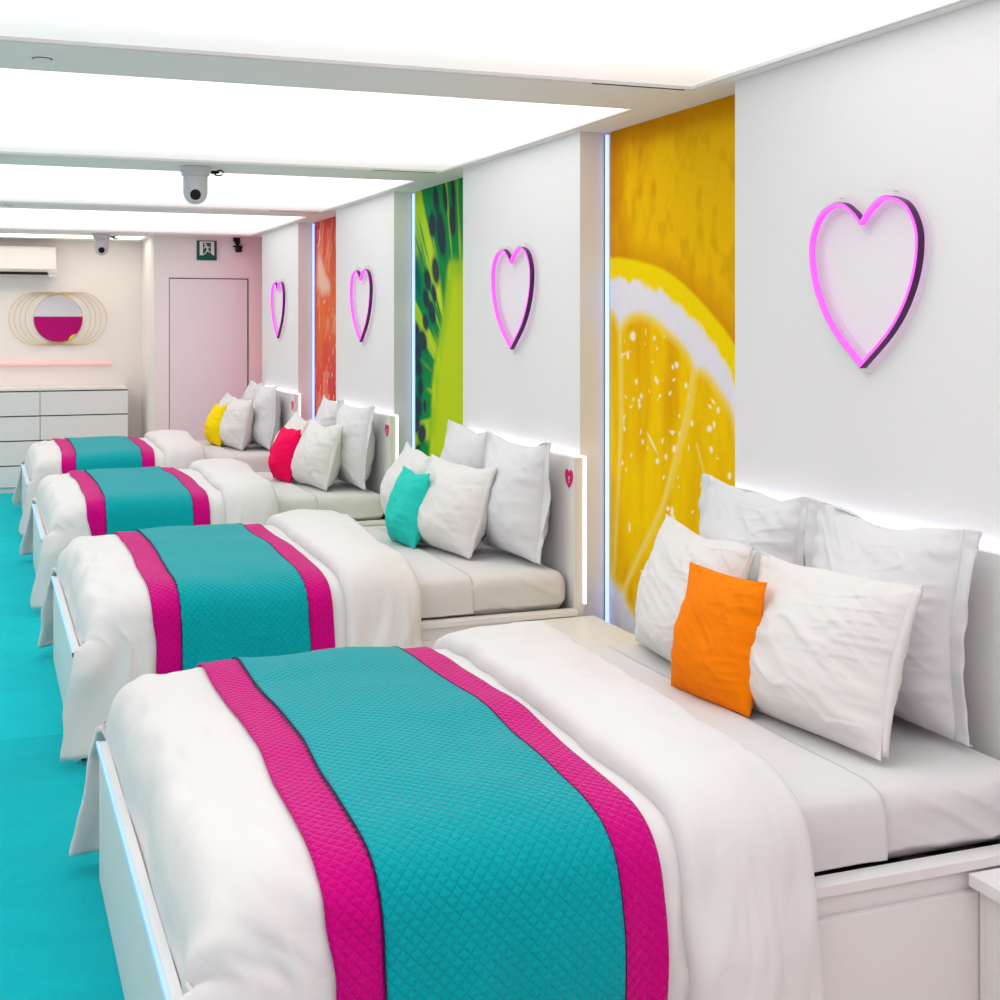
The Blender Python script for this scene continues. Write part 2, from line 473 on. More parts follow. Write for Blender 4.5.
def mural(y0, y1, label, painter, nu, nv):
    ys = np.linspace(y0, y1, nu); zs = np.linspace(0.0, H, nv)
    Y, Z = np.meshgrid(ys, zs, indexing='ij')
    C = np.clip(painter(Y, Z), 0, 1)
    t = empty('fruit_mural', (XP, (y0 + y1) / 2, 0)); tag(t, label, 'wall mural', 'tall printed fruit panels in the wall niches')
    P = np.stack([np.zeros_like(Y), Y - (y0 + y1) / 2, Z], 2)
    col = np.concatenate([C, np.ones(C.shape[:2] + (1,))], 2)
    grid_mesh('printed_sheet', P, M['print'], t, col=col, flip=True)
    h = (y1 - y0) / 2
    mb = MB(); mb.box(0.001, 0.0195, -h, h, 0, H); mb.build('backing_board', M['dark'], t)
M['print'] = print_mat('glossy_print')

def lemon(Y, Z):
    n = fbm(Y * 7, Z * 3.2, 0, 3, 3)
    C = base_col(Y.shape, (224, 156, 0))
    C = mixc(C, (244, 192, 0), sstep(-0.35, 0.5, n + 0.7 * np.exp(-((Z - 1.95) / 0.28) ** 2) * sstep(5.02, 4.7, Y)))
    pits = fbm(Y * 17, Z * 13, 0, 9, 2)
    C = mixc(C, (190, 128, 0), 0.30 * sstep(0.0, 0.7, pits))
    C = mixc(C, (200, 125, 0), 0.75 * sstep(0.25, 0.0, Z - (2.30 - 0.0)) * sstep(2.22, 2.33, Z))
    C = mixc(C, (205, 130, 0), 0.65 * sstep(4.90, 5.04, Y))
    rim = [YZ(p) for p in smooth_poly([(5.4, 1.83), (5.07, 1.83), (4.93, 1.82), (4.74, 1.79), (4.6, 1.76), (4.47, 1.71), (4.35, 1.65), (4.23, 1.58), (4.1, 1.49), (3.98, 1.36), (3.8, 1.05)], False)] + [(3.8, -0.5), (5.4, -0.5)]
    d = poly_sd(Y, Z, rim)
    C = mixc(C, (215, 140, 0), 0.6 * sstep(0.12, 0.0, d))
    e = 0.01
    C = mixc(C, (252, 222, 0), sstep(e, -e, d))
    band = d + 0.085 + 0.012 * noise3(Y * 22, Z * 22, 0, 4)
    C = mixc(C, (236, 234, 244), sstep(0.012, -0.02, band))
    A = [YZ(p) for p in smooth_poly([(4.99, 1.44), (4.975, 1.50), (4.93, 1.55), (4.82, 1.57), (4.70, 1.55), (4.6, 1.51), (4.47, 1.45), (4.40, 1.39), (4.39, 1.31), (4.47, 1.13), (4.54, 0.98), (4.64, 0.81), (4.76, 0.63), (4.89, 0.51), (4.97, 0.465), (5.03, 0.485), (5.045, 0.55), (5.02, 0.71), (4.99, 0.96), (4.97, 1.2)])]
    B = [YZ(p) for p in smooth_poly([(4.36, 1.345), (4.30, 1.355), (4.21, 1.30), (4.11, 1.21), (4.04, 1.0), (4.0, 0.7), (4.1, 0.45), (4.3, 0.40), (4.55, 0.42), (4.78, 0.37), (4.87, 0.39), (4.92, 0.42), (4.91, 0.48), (4.81, 0.60), (4.62, 0.81), (4.44, 1.12), (4.37, 1.29)])]
    Z0 = [YZ(p) for p in smooth_poly([(5.3, 1.60), (5.09, 1.585), (5.03, 1.54), (5.005, 1.44), (4.995, 1.2), (5.015, 0.96), (5.045, 0.71), (5.08, 0.5), (5.3, 0.5)])]
    fl = fbm(Y * 9 + 0.3 * Z, Z * 2.4, 0, 21, 3)
    for poly, s in ((A, 0), (B, 5), (Z0, 8)):
        dd = poly_sd(Y, Z, poly)
        C = mixc(C, (248, 214, 90), 0.9 * sstep(0.055, 0.02, dd + 0.006))
        dd = dd - 0.012
        w = sstep(0.008, -0.010, dd)
        core = base_col(Y.shape, (242, 190, 0))
        core = mixc(core, (252, 208, 0), sstep(-0.2, 0.6, fl))
        core = mixc(core, (226, 160, 0), 0.65 * sstep(0.0, -0.6, fl))
        core = mixc(core, (250, 224, 90), 0.55 * sstep(-0.035, -0.004, dd))
        C = C * (1 - w[..., None]) + core * w[..., None]
    # membranes
    for line in ([(4.99, 1.5), (4.985, 1.2), (5.0, 0.96), (5.035, 0.6)], [(4.39, 1.36), (4.44, 1.2), (4.62, 0.84), (4.93, 0.48)], [(4.35, 1.1), (4.22, 0.86)]):
        L = [YZ(p) for p in line]; dd = np.full(Y.shape, 9.0)
        for (ax, ay), (bx, by) in zip(L[:-1], L[1:]):
            ex, ey = bx - ax, by - ay
            t = np.clip(((Y - ax) * ex + (Z - ay) * ey) / (ex * ex + ey * ey), 0, 1)
            dd = np.minimum(dd, np.hypot(Y - ax - t * ex, Z - ay - t * ey))
        C = mixc(C, (252, 226, 110), 0.55 * sstep(0.013, 0.003, dd))
    # wet highlights
    rng = np.random.RandomState(5)
    inside = np.minimum(poly_sd(Y, Z, A), poly_sd(Y, Z, B))
    spots = []
    for k in range(150):
        cy, cz = rng.uniform(4.0, 4.98), rng.uniform(0.45, 1.52)
        if cy > 4.55 and cz < 0.95: continue
        spots.append((cy, cz, rng.uniform(.003, .017), rng.uniform(.003, .014), rng.uniform(-0.8, 0.8)))
    spots += [(4.2, 0.98, .035, .014, .3), (4.83, 1.5, .025, .02, 0), (4.93, 1.14, .018, .03, 0.4), (4.36, 1.26, .015, .03, -.3), (4.22, 1.17, .02, .012, 0),
              (4.66, 1.08, .06, .006, .7), (4.50, .83, .012, .022, 0), (4.23, .73, .04, .008, .5), (4.86, .72, .01, .02, 0), (4.74, .56, .02, .008, .0)]
    for cy, cz, a, bb, r in spots:
        u = (Y - cy) * cos(r) + (Z - cz) * sin(r); v = -(Y - cy) * sin(r) + (Z - cz) * cos(r)
        C = mixc(C, (255, 250, 215), 0.85 * sstep(1.3, 0.6, np.hypot(u / a, v / bb)) * sstep(0.0, -0.02, inside))
    return C

def kiwi(Y, Z):
    cy, cz = 6.85, 1.1
    ang = np.arctan2(Z - cz, (Y - cy) * 1.6); r = np.hypot((Y - cy) * 1.6, (Z - cz))
    n = fbm(Y * 5, Z * 3, 0, 11, 3)
    rays = fbm(ang * 16, r * 0.7, 0, 31, 2)
    C = base_col(Y.shape, (20, 140, 70))
    C = mixc(C, (0, 105, 92), sstep(0.15, 0.7, (Y - 7.35) * 1.2 + (Z - 1.5) * 0.35 + 0.5 * n))
    C = mixc(C, (176, 214, 40), 0.95 * sstep(0.0, 0.45, rays + 0.25 * n))
    C = mixc(C, (235, 225, 60), 0.6 * sstep(0.3, 0.7, rays) * sstep(7.6, 7.3, Y))
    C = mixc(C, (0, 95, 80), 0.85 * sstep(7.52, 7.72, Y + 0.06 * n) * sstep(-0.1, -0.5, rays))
    core = [YZ(p) for p in smooth_poly([(6.3, 1.90), (6.96, 1.90), (7.17, 1.89), (7.25, 1.69), (7.35, 1.47), (7.46, 1.25), (7.49, 1.04), (7.52, 0.86), (7.54, 0.5), (7.5, -0.3), (6.3, -0.3)])]
    d = poly_sd(Y, Z, core)
    C = mixc(C, (120, 180, 30), 0.5 * sstep(0.05, 0.0, d))
    cc = base_col(Y.shape, (192, 216, 34)); cc = mixc(cc, (140, 196, 40), 0.8 * sstep(-0.16, -0.01, d)); cc = mixc(cc, (200, 222, 30), sstep(0, .6, n))
    w = sstep(0.02, -0.03, d + 0.015 * rays)
    C = C * (1 - w[..., None]) + cc * w[..., None]
    sd = [(7.34, 2.27, .045, .085), (7.18, 2.27, .035, .09), (7.04, 2.27, .035, .09), (7.05, 2.13, .05, .09), (7.41, 2.13, .06, .075), (7.25, 2.07, .07, .14), (7.35, 1.86, .055, .085), (7.5, 1.81, .05, .075),
          (7.53, 1.70, .045, .065), (7.38, 1.73, .035, .06), (7.42, 1.62, .055, .08), (7.54, 1.56, .04, .06), (7.71, 1.50, .05, .06), (7.59, 1.45, .055, .08), (7.70, 1.39, .07, .08),
          (7.67, 1.28, .05, .06), (7.64, 1.17, .055, .05), (7.68, 1.05, .065, .065), (7.55, 1.06, .035, .03), (7.61, .89, .055, .075), (7.71, .94, .05, .06), (7.68, .77, .05, .05), (7.62, .62, .05, .06), (7.70, .5, .05, .06)]
    for a, z, ra, rb in sd:
        q = np.arctan2(z - cz, (a - cy)) - pi / 2
        u = (Y - a) * cos(q) + (Z - z) * sin(q); v = -(Y - a) * sin(q) + (Z - z) * cos(q)
        e = np.hypot(u / ra, v / rb)
        C = mixc(C, (0, 90, 75), 0.5 * sstep(1.5, 1.0, e))
        C = mixc(C, (44, 52, 70), 0.93 * sstep(1.06, 0.85, e))
    return C

def grapefruit(Y, Z):
    n = fbm(Y * 4, Z * 2.2, 0, 41, 4); s = fbm(Y * 11 + Z * 3, Z * 4.5, 0, 43, 3)
    C = base_col(Y.shape, (222, 78, 76))
    C = mixc(C, (234, 116, 66), sstep(1.0, 0.0, np.abs(Z - 1.65) / 0.75 + 0.5 * n))
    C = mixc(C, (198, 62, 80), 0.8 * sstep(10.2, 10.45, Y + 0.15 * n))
    C = mixc(C, (222, 70, 75), 0.6 * sstep(1.4, 0.9, Z))
    tri = [YZ(p) for p in smooth_poly([(10.36, 2.15), (10.15, 2.0), (9.97, 1.82), (10.15, 1.80), (10.39, 1.84)])]
    C = mixc(C, (240, 205, 185), 0.85 * sstep(0.05, -0.06, poly_sd(Y, Z, tri) + 0.05 * s))
    C = mixc(C, (244, 170, 130), 0.5 * sstep(0.15, 0.5, s))
    fine = noise3(Y * 30 + Z * 10, Z * 18, 0, 47)
    C = mixc(C, (250, 210, 190), 0.7 * sstep(0.55, 0.85, fine) * sstep(0.0, 0.5, n + 0.6 * sstep(1.5, 1.0, Z)))
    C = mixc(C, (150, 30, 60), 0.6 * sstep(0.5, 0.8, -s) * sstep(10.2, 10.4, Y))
    return C
def plain_mag(Y, Z):
    C = base_col(Y.shape, (215, 30, 95)); return mixc(C, (232, 60, 120), 0.5 + 0.5 * fbm(Y * 6, Z * 4, 0, 51, 3))

mural(3.85, 5.038, 'tall yellow mural of a cut lemon between the two nearest white piers', lemon, 300, 700)
mural(6.535, 7.738, 'tall green mural of a kiwi slice with dark seeds behind the second bed', kiwi, 240, 460)
mural(9.205, 10.375, 'tall orange red mural of grapefruit flesh behind the third bed', grapefruit, 140, 300)
mural(11.90, YD - 0.004, 'narrow strip of a deep pink mural beside the wall with the door', plain_mag, 20, 60)
# vertical led tubes on the pier sides
for y, lab, m in ((5.050, 'vertical pale blue light tube at the left edge of the lemon mural', 'led_blue'), (7.750, 'vertical pale blue light tube at the left edge of the kiwi mural', 'led_blue'), (10.387, 'vertical pale blue light tube at the left edge of the grapefruit mural', 'led_blue'),
                  (11.88, 'pink light tube hidden behind the farthest pier, glowing onto the door wall', 'led_pink')):
    t = empty('light_tube', (2.446, y, 0)); tag(t, lab, 'light tube', 'vertical light tubes beside the murals')
    mb = MB(); mb.box(-0.008, 0.008, -0.009, 0.005, 0.01, H - 0.01, 0.003); mb.build('diffuser', M[m], t)
    mb = MB(); mb.box(-0.008, 0.008, 0.0055, 0.0115, 0.01, H - 0.01); mb.build('channel', M['grey_cap'], t)

# ------------------------------------------------------------------ heart neon signs
HL = [(0.0, 0.0), (0.040, 0.034), (0.102, 0.061), (0.187, 0.039), (0.234, -0.022), (0.241, -0.087), (0.222, -0.165), (0.178, -0.244), (0.113, -0.314), (0.0, -0.399)]
half = smooth_poly(HL, False, 7)
heart = half + [(-y, z) for y, z in half[::-1][1:-1]]       # closed outline, +y side first
def offset_loop(loop, d):
    n = len(loop); out = []
    for i in range(n):
        a = Vector(loop[i - 1]); p = Vector(loop[i]); b2 = Vector(loop[(i + 1) % n])
        e1 = (p - a).normalized(); e2 = (b2 - p).normalized()
        n1 = Vector((-e1.y, e1.x)); n2 = Vector((-e2.y, e2.x)); nn = (n1 + n2)
        if nn.length < 1e-4: nn = n1
        nn.normalize(); k = 1.0 / max(0.45, nn.dot(n1))
        q = p + nn * d * k; out.append((q.x, q.y))
    return out
area = sum(heart[i][0] * heart[(i + 1) % len(heart)][1] - heart[(i + 1) % len(heart)][0] * heart[i][1] for i in range(len(heart)))
SG = -1 if area > 0 else 1     # positive distance grows the loop
def ring_mesh(name, lo, li, x0, x1, m, parent, faces='all'):
    """band between outer loop lo and inner loop li, from depth x0 (front) to x1"""
    n = len(lo); bm = bmesh.new()
    V = [[bm.verts.new((x, p[0], p[1])) for p in L] for x, L in ((x0, lo), (x1, lo), (x1, li), (x0, li))]
    for i in range(n):
        j = (i + 1) % n
        if faces in ('all', 'outer'): bm.faces.new((V[0][i], V[0][j], V[1][j], V[1][i]))
        if faces in ('all',): bm.faces.new((V[1][i], V[1][j], V[2][j], V[2][i]))
        if faces in ('all', 'inner'): bm.faces.new((V[2][i], V[2][j], V[3][j], V[3][i]))
        if faces in ('all', 'front'): bm.faces.new((V[3][i], V[3][j], V[0][j], V[0][i]))
    bmesh.ops.recalc_face_normals(bm, faces=bm.faces[:])
    me = bpy.data.meshes.new(name); bm.to_mesh(me); bm.free()
    return link(name, me, m, parent)
neon_first = None
for i, (yc, zn, lab) in enumerate(((3.110, 1.833, 'nearest, largest looking pink neon heart, on the pier above the orange cushion'),
                              (5.770, 1.838, 'second nearest pink neon heart, on the pier between the lemon and kiwi murals'),
                              (8.433, 1.839, 'third pink neon heart, on the pier between the kiwi and grapefruit murals'),
                              (11.06, 1.836, 'farthest and smallest looking pink neon heart, above the bed with the yellow cushion'))):
    t = empty('neon_heart', (XW, yc, zn))
    tag(t, lab, 'neon sign', 'pink neon hearts on the piers')
    if neon_first is None:
        c1 = offset_loop(heart, SG * 0.007); c2 = offset_loop(heart, -SG * 0.007)
        kids = [ring_mesh('neon_tube', offset_loop(heart, SG * 0.0045), offset_loop(heart, -SG * 0.0045), -0.036, -0.018, M['neon'], t)]
        kids.append(ring_mesh('dark_jacket', offset_loop(heart, SG * 0.0065), offset_loop(heart, SG * 0.0048), -0.0345, -0.014, M['neon_jacket'], t))
        bd = ring_mesh('clear_board', offset_loop(heart, SG * 0.028), offset_loop(heart, -SG * 0.024), -0.0135, -0.0085, M['clear'], t)
        kids.append(bd)
        for hy, hz in ((0.12, 0.080), (-0.12, 0.080), (0.0, -0.422)):
            mb = MB(); mb.lathe([(0.0013, -0.0145), (0.0013, -0.0002)], (0, hy, hz), 10, 'x')
            kids.append(mb.build('standoff_screw', M['cam_grey'], t))
        neon_first = kids
    else:
        for k in neon_first:
            q = k.copy(); COL.objects.link(q); q.parent = t

# ------------------------------------------------------------------ beds
W = 1.55
XF0, XF1 = 0.303, 0.325       # footboard
XH0, XH1 = 2.258, 2.300       # headboard
BEDS = [2.322, 4.93, 7.585, 10.20]
bname = ['nearest bed, with the orange cushion', 'second bed, with the turquoise cushion', 'third bed, with the crimson cushion', 'farthest bed, with the yellow cushion']

def bed_frame(parent):
    mb = MB(); mb.box(XF0, XF1, 0, W, 0.0, 0.383, 0.0015); mb.build('footboard', M['white_board'], parent)
    mb = MB(); mb.box(XH0, XH1, 0.04, W - 0.03, 0.0, 1.0, 0.002); mb.build('headboard', M['white_board'], parent)
    for s in (0, 1):
        f = (lambda a, b2: (a, b2)) if s == 0 else (lambda a, b2: (W - b2, W - a))
        mb = MB()
        a, b2 = f(0.0, 0.052); mb.box(XF1 + .0005, XH0 - .0005, a, b2, 0.362, 0.385, 0.0015)
        a, b2 = f(0.018, 0.045); mb.box(XF1 + .0005, XH0 - .0005, a, b2, 0.12, 0.3615)
        mb.build('side_rail', M['white_board'], parent)
        for x0, x1 in ((XF1 + 0.004, 1.29), (1.294, XH0 - 0.004)):
            mb = MB(); a, b2 = f(0.0, 0.0175); mb.box(x0, x1, a, b2, 0.015, 0.315, 0.0015); mb.build('storage_drawer', M['white_board'], parent)
    for k in range(14):
        x = XF1 + 0.06 + k * 0.136
        mb = MB(); mb.box(x, x + 0.075, 0.054, W - 0.054, 0.352, 0.372, 0.003); mb.build('slat', M['slat'], parent)
    mb = MB(); mb.box(XF1 + .001, XH0 - .001, 0.046, W - 0.046, 0.30, 0.32); mb.build('base_panel', M['dark'], parent)
    # led strip round the back of the headboard
    mb = MB(); e = 0.006
    mb.box(XH1 + .0005, XH1 + .011, 0.04 - e, 0.046, 0.40, 1.0 + e); mb.box(XH1 + .0005, XH1 + .011, W - 0.036, W - 0.03 + e, 0.40, 1.0 + e); mb.box(XH1 + .0005, XH1 + .011, 0.046, W - 0.036, 1.0 - 0.006, 1.0 + e)
    mb.build('led_strip', M['led_white'], parent)
    q = mb = MB(); mb.box(XF0 - 0.009, XF0 - 0.0003, 0.004, W - 0.004, 0.372, 0.386, 0.001); q = mb.build('footboard_led_profile', M['led_foot'], parent)
    mb = MB(); mb.box(XF0 - 0.0095, XF0 - 0.0003, 0.0, 0.0038, 0.3715, 0.3865); mb.build('end_cap', M['grey_cap'], q)
    # heart sticker
    s = [(0.088 + y * 0.17, 0.9385 + z * 0.17) for y, z in heart]
    so = [(0.088 + y * 0.17, 0.9385 + z * 0.17) for y, z in offset_loop(heart, SG * 0.025)]
    mb = MB(); mb.prism(so, 'x', XH0 - 0.0012, XH0 - 0.0002); st = mb.build('heart_sticker', M['sticker_white'], parent)
    mb = MB(); mb.prism(s, 'x', XH0 - 0.0018, XH0 - 0.0013); mb.build('pink_face', M['sticker'], st)
    # small pale mark in the middle of the sticker
    mb = MB(); mb.box(XH0 - .0024, XH0 - .0019, 0.088 - .0045, 0.088 + .0045, 0.896, 0.902); mb.box(XH0 - .0024, XH0 - .0019, 0.088 - .0045, 0.088 + .0045, 0.907, 0.921)
    mb.build('pale_mark', M['sticker_white'], st)

first_bed = None
for i, y0 in enumerate(BEDS):
    t = empty('bed', (0, y0, 0))
    tag(t, 'white wooden bed frame with lit headboard, ' + bname[i], 'bed', 'white beds in a row')
    if first_bed is None:
        bed_frame(t); first_bed = t
    else:
        for ch in first_bed.children:
            c = ch.copy(); COL.objects.link(c); c.parent = t
            for g in ch.children:
                d2 = g.copy(); COL.objects.link(d2); d2.parent = c

# --- duvet surface ---------------------------------------------------------
XS = 1.52      # pillow-side edge of the duvet
XFOLD = 1.30   # where the turned back part ends
NEAR = [(-0.060, 0.035), (-0.054, 0.20), (-0.050, 0.32), (-0.042, 0.42), (-0.022, 0.505), (0.018, 0.552), (0.085, 0.578), (0.19, 0.590), (0.45, 0.597), (W / 2, 0.599)]
cs = NEAR + [(W - y, z) for y, z in NEAR[::-1][1:]]
cs = np.array(smooth_poly(cs, False, 12))
seg = np.hypot(*np.diff(cs, axis=0).T); AL = np.concatenate([[0], np.cumsum(seg)]); STOT = AL[-1]
def cross(s):    # s in metres along the cloth
    return np.interp(s, AL, cs[:, 0]), np.interp(s, AL, cs[:, 1])
def s_at_z(z, side=0):
    n = len(cs) // 2
    s = np.interp(z, cs[:n, 1], AL[:n])
    return s if side == 0 else STOT - s

# profile along the bed: parameter q in metres; returns x, lift above base, g = how far up from the foot
FOOT = [(0.3275, 0.0), (0.328, 0.25), (0.338, 0.62), (0.375, 0.88), (0.44, 0.975), (0.54, 1.0)]
def foot_xg(q):
    # q from 0 (tucked edge)
    L = smooth_poly(FOOT, False, 8); L = np.array(L)
    d = np.concatenate([[0], np.cumsum(np.hypot(np.diff(L[:, 0]), np.diff(L[:, 1]) * 0.23))])
    x = np.where(q <= d[-1], np.interp(q, d, L[:, 0]), L[-1, 0] + (q - d[-1]))
    g = np.interp(q, d, L[:, 1])
    return x, g
q_of_x = lambda x: x - 0.54 + float(np.cumsum(np.hypot(np.diff(np.array(smooth_poly(FOOT, False, 8))[:, 0]), np.diff(np.array(smooth_poly(FOOT, False, 8))[:, 1]) * 0.23))[-1])

def duvet_surf(S, Q, seed, lift=0.0, dx=0.0, wr=1.0):
    """point on the duvet for cloth coordinate S (across) and Q (along); lift raises along the normal"""
    y, z0 = cross(S)
    x, g = foot_xg(Q)
    # top version
    zt = 0.355 + (z0 - 0.355) * g
    yt = y + (1 - g) * 0.03 * np.clip((W / 2 - y) / (W / 2 - 0.12), -1, 1)
    # hanging version: the cloth runs straight past the foot corner and flares out a little
    hangz = np.clip((0.40 - z0) / 0.33, 0, 1)
    far = y > W / 2
    q1 = q_of_x(0.60)
    xe = 0.297 - hangz * np.where(far, 0.055, 0.045) + 0.02 * noise3(z0 * 9, 0, 0, seed + 3) * hangz
    xh = np.where(Q < q1, xe + (0.60 - xe) * (Q / q1), x)
    w = sstep(0.50, 0.40, z0)
    X = xh * w + x * (1 - w); Y = y * w + yt * (1 - w); Z = z0 * w + zt * (1 - w)
    Y = Y + w * np.where(far, 1, -1) * 0.035 * sstep(0.30, 0.0, Q) * np.clip((0.42 - z0) / 0.1, 0, 1) * np.where(far, 1.5, 0.7)
    return X + dx, Y, Z

def duvet_disp(S, Q, seed, rip=1.0):
    y, z0 = cross(S); x, g = foot_xg(Q)
    hang = sstep(0.60, 0.30, z0)
    far = sstep(W / 2 - 0.25, W / 2 + 0.25, y)
    under = sstep(0.50, 0.60, x) * sstep(1.30, 1.20, x)
    d = 0.011 * fbm(x * 3.1, y * 2.7, 0, seed, 2) * (1 - hang)
    d += 0.007 * fbm(x * 8, y * 6, 0, seed + 1, 3) * (1 - 0.75 * under)
    f = fbm(x * 5.5 + 1.3 * z0, far * 9 + z0 * 1.4, 0, seed + 2, 2)
    d += hang * (0.030 * f + 0.012) * (0.35 + 0.65 * sstep(0.55, 0.15, z0))
    f2 = 1 - 2 * np.abs(fbm(x * 11 - 3.0 * z0, far * 5 + z0 * 2, 0, seed + 5, 2))
    d += hang * 0.017 * f2 * (1 - 0.6 * under)
    n4 = noise3(x * 15 + 4 * z0 * far, z0 * 2.2 + far * 7, 0, seed + 6)
    d += hang * 0.007 * np.clip(1 - np.abs(n4) * 3.5, 0, 1) ** 1.5 * (1 - 0.8 * under)
    # gathers radiating from the foot corner
    cor = np.exp(-((x - 0.42) / 0.22) ** 2) * sstep(0.18, 0.6, z0)
    d += cor * 0.015 * fbm((x + z0) * 14, (x - z0) * 5, y * 4, seed + 7, 2)
    # creases beside the folded back edge
    d += sstep(1.25, 1.55, x) * 0.006 * fbm(x * 7 + y * 3, y * 17, z0 * 9, seed + 9, 2)
    # the far side falls flat against the frame of the next bed
    edge = sstep(0.0, 0.08, np.minimum(Q, 9))
    return d * edge * rip

def make_duvet(i, y0):
    seed = 100 * (i + 1)
    ns = 230 if i == 0 else 150
    S = np.linspace(0, STOT, ns)
    Qe = q_of_x(XS)
    # along: body, round the pillow-side edge, back over to the fold edge
    nb = 170 if i == 0 else 110
    qs = np.concatenate([np.linspace(0, 0.3, 34, endpoint=False), np.linspace(0.3, Qe, nb)])
    lift = [0.0] * len(qs)
    TH = 0.034
    for k in range(1, 9):          # pillow-side roll
        a = pi * k / 8
        qs = np.append(qs, Qe + 0.024 * sin(a)); lift.append(TH / 2 * (1 - cos(a)))
    nf = 46
    for k in range(1, nf + 1):
        t = k / nf
        qs = np.append(qs, Qe - (XS - XFOLD) * t); lift.append(TH + 0.012 * sin(pi * t))
    for k in range(1, 7):          # rolled hem of the fold
        a = pi * k / 6 * 0.9
        qs = np.append(qs, Qe - (XS - XFOLD) - 0.020 * sin(a)); lift.append(TH - 0.019 * (1 - cos(a)))
    lift = np.array(lift)
    SS, QQ = np.meshgrid(S, qs, indexing='ij')
    wob = 0.012 * noise3(SS * 3.0, 0, 0, seed + 20) + 0.006 * noise3(SS * 9.0, 0, 0, seed + 21)
    near_edge = sstep(Qe - 0.45, Qe - 0.1, QQ)
    QQ2 = QQ + wob * near_edge
    # pillow-side edge drifts towards the pillows on the far side, as in the photo
    X, Y, Z = duvet_surf(SS, QQ2, seed)
    yy, zz = cross(SS)
    drift = 0.075 * sstep(0.3, 1.5, yy) * sstep(1.1, 1.6, X) 
    X = X + drift
    P = np.stack([X, Y, Z], 2)
    # normals of the base sheet from its own (body) parametrisation
    e = 1e-3
    A = np.stack(duvet_surf(SS + e, QQ2, seed), 2) - np.stack(duvet_surf(SS - e, QQ2, seed), 2)
    B = np.stack(duvet_surf(SS, QQ2 + e, seed), 2) - np.stack(duvet_surf(SS, QQ2 - e, seed), 2)
    N = np.cross(B, A); N /= np.maximum(np.linalg.norm(N, axis=2, keepdims=True), 1e-9)
    # make them point outwards
    mid = np.array([0.9, W / 2, 0.25]); sgn = np.sign(np.sum(N * (P - mid), axis=2, keepdims=True)); sgn[sgn == 0] = 1
    N = N * sgn
    isfold = (lift[None, :] > 0.001)
    dd = duvet_disp(SS, QQ2, seed)
    dd = dd + np.where(isfold, 0.010 * fbm(SS * 7, QQ2 * 5, 0, seed + 30, 2) * sstep(0.02, 0.04, lift)[None, :], 0)
    P = P + N * (dd + lift[None, :])[..., None]
    P[..., 2] = np.maximum(P[..., 2], 0.012)
    o = grid_mesh('duvet', P, M['cloth'], None, flip=True)
    o.location = (0, y0, 0)
    md = o.modifiers.new('thickness', 'SOLIDIFY'); md.thickness = 0.016; md.offset = -1.0
    return o

def make_runner(i, y0):
    seed = 100 * (i + 1)
    t = empty('bed_runner', (0.9, y0 + W / 2, 0.62))
    tag(t, 'quilted teal bed runner with magenta borders across the ' + bname[i], 'bed runner', 'teal and magenta bed runners')
    def strip(name, x0, x1, nx, m, lift, zlow, skew=0.0):
        s0, s1 = s_at_z(zlow), s_at_z(zlow, 1)
        S = np.linspace(s0, s1, 240 if i == 0 else 150); xs = np.linspace(x0, x1, nx)
        SS, XX = np.meshgrid(S, xs, indexing='ij')
        off = 0.009 * noise3(SS * 2.4, 0, 0, seed + 40) + skew * (SS - STOT / 2)
        QQ = q_of_x(0.0) + XX + off
        def pos(a, q):
            return np.stack(duvet_surf(a, q, seed), 2)
        e = 1e-3
        P = pos(SS, QQ)
        N = np.cross(pos(SS, QQ + e) - pos(SS, QQ - e), pos(SS + e, QQ) - pos(SS - e, QQ))
        N /= np.maximum(np.linalg.norm(N, axis=2, keepdims=True), 1e-9)
        sgn = np.sign(np.sum(N * (P - np.array([0.9, W / 2, 0.25])), axis=2, keepdims=True)); N = N * sgn
        dd = duvet_disp(SS, QQ, seed)
        P = P + N * (dd + lift)[..., None]
        P = P - np.array([0.9, W / 2, 0.62])
        uv = np.stack([XX, SS], 2)
        o = grid_mesh(name, P, m, t, uv=uv, flip=True)
        md = o.modifiers.new('thickness', 'SOLIDIFY'); md.thickness = 0.005; md.offset = -1.0
        return P
    L = 0.011
    rs = (0.0, 0.0, -0.045, -0.025)[i]
    strip('magenta_border', 0.566 + rs, 0.672 + rs, 10, M['magenta_quilt'], L, 0.13)
    strip('magenta_border', 1.128 + rs, 1.227 + rs, 10, M['magenta_quilt'], L, 0.13)
    P = strip('teal_panel', 0.666 + rs, 1.134 + rs, 46, M['teal_quilt'], L + 0.0065, 0.13)
    mb = MB()
    mb.tube([tuple(p) for p in P[::3, 0]], 0.0018, 6)
    mb.build('piping', M['piping'], t, True)
    mb = MB(); mb.tube([tuple(p) for p in P[::3, -1]], 0.0016, 6); mb.build('piping', M['piping'], t, True)

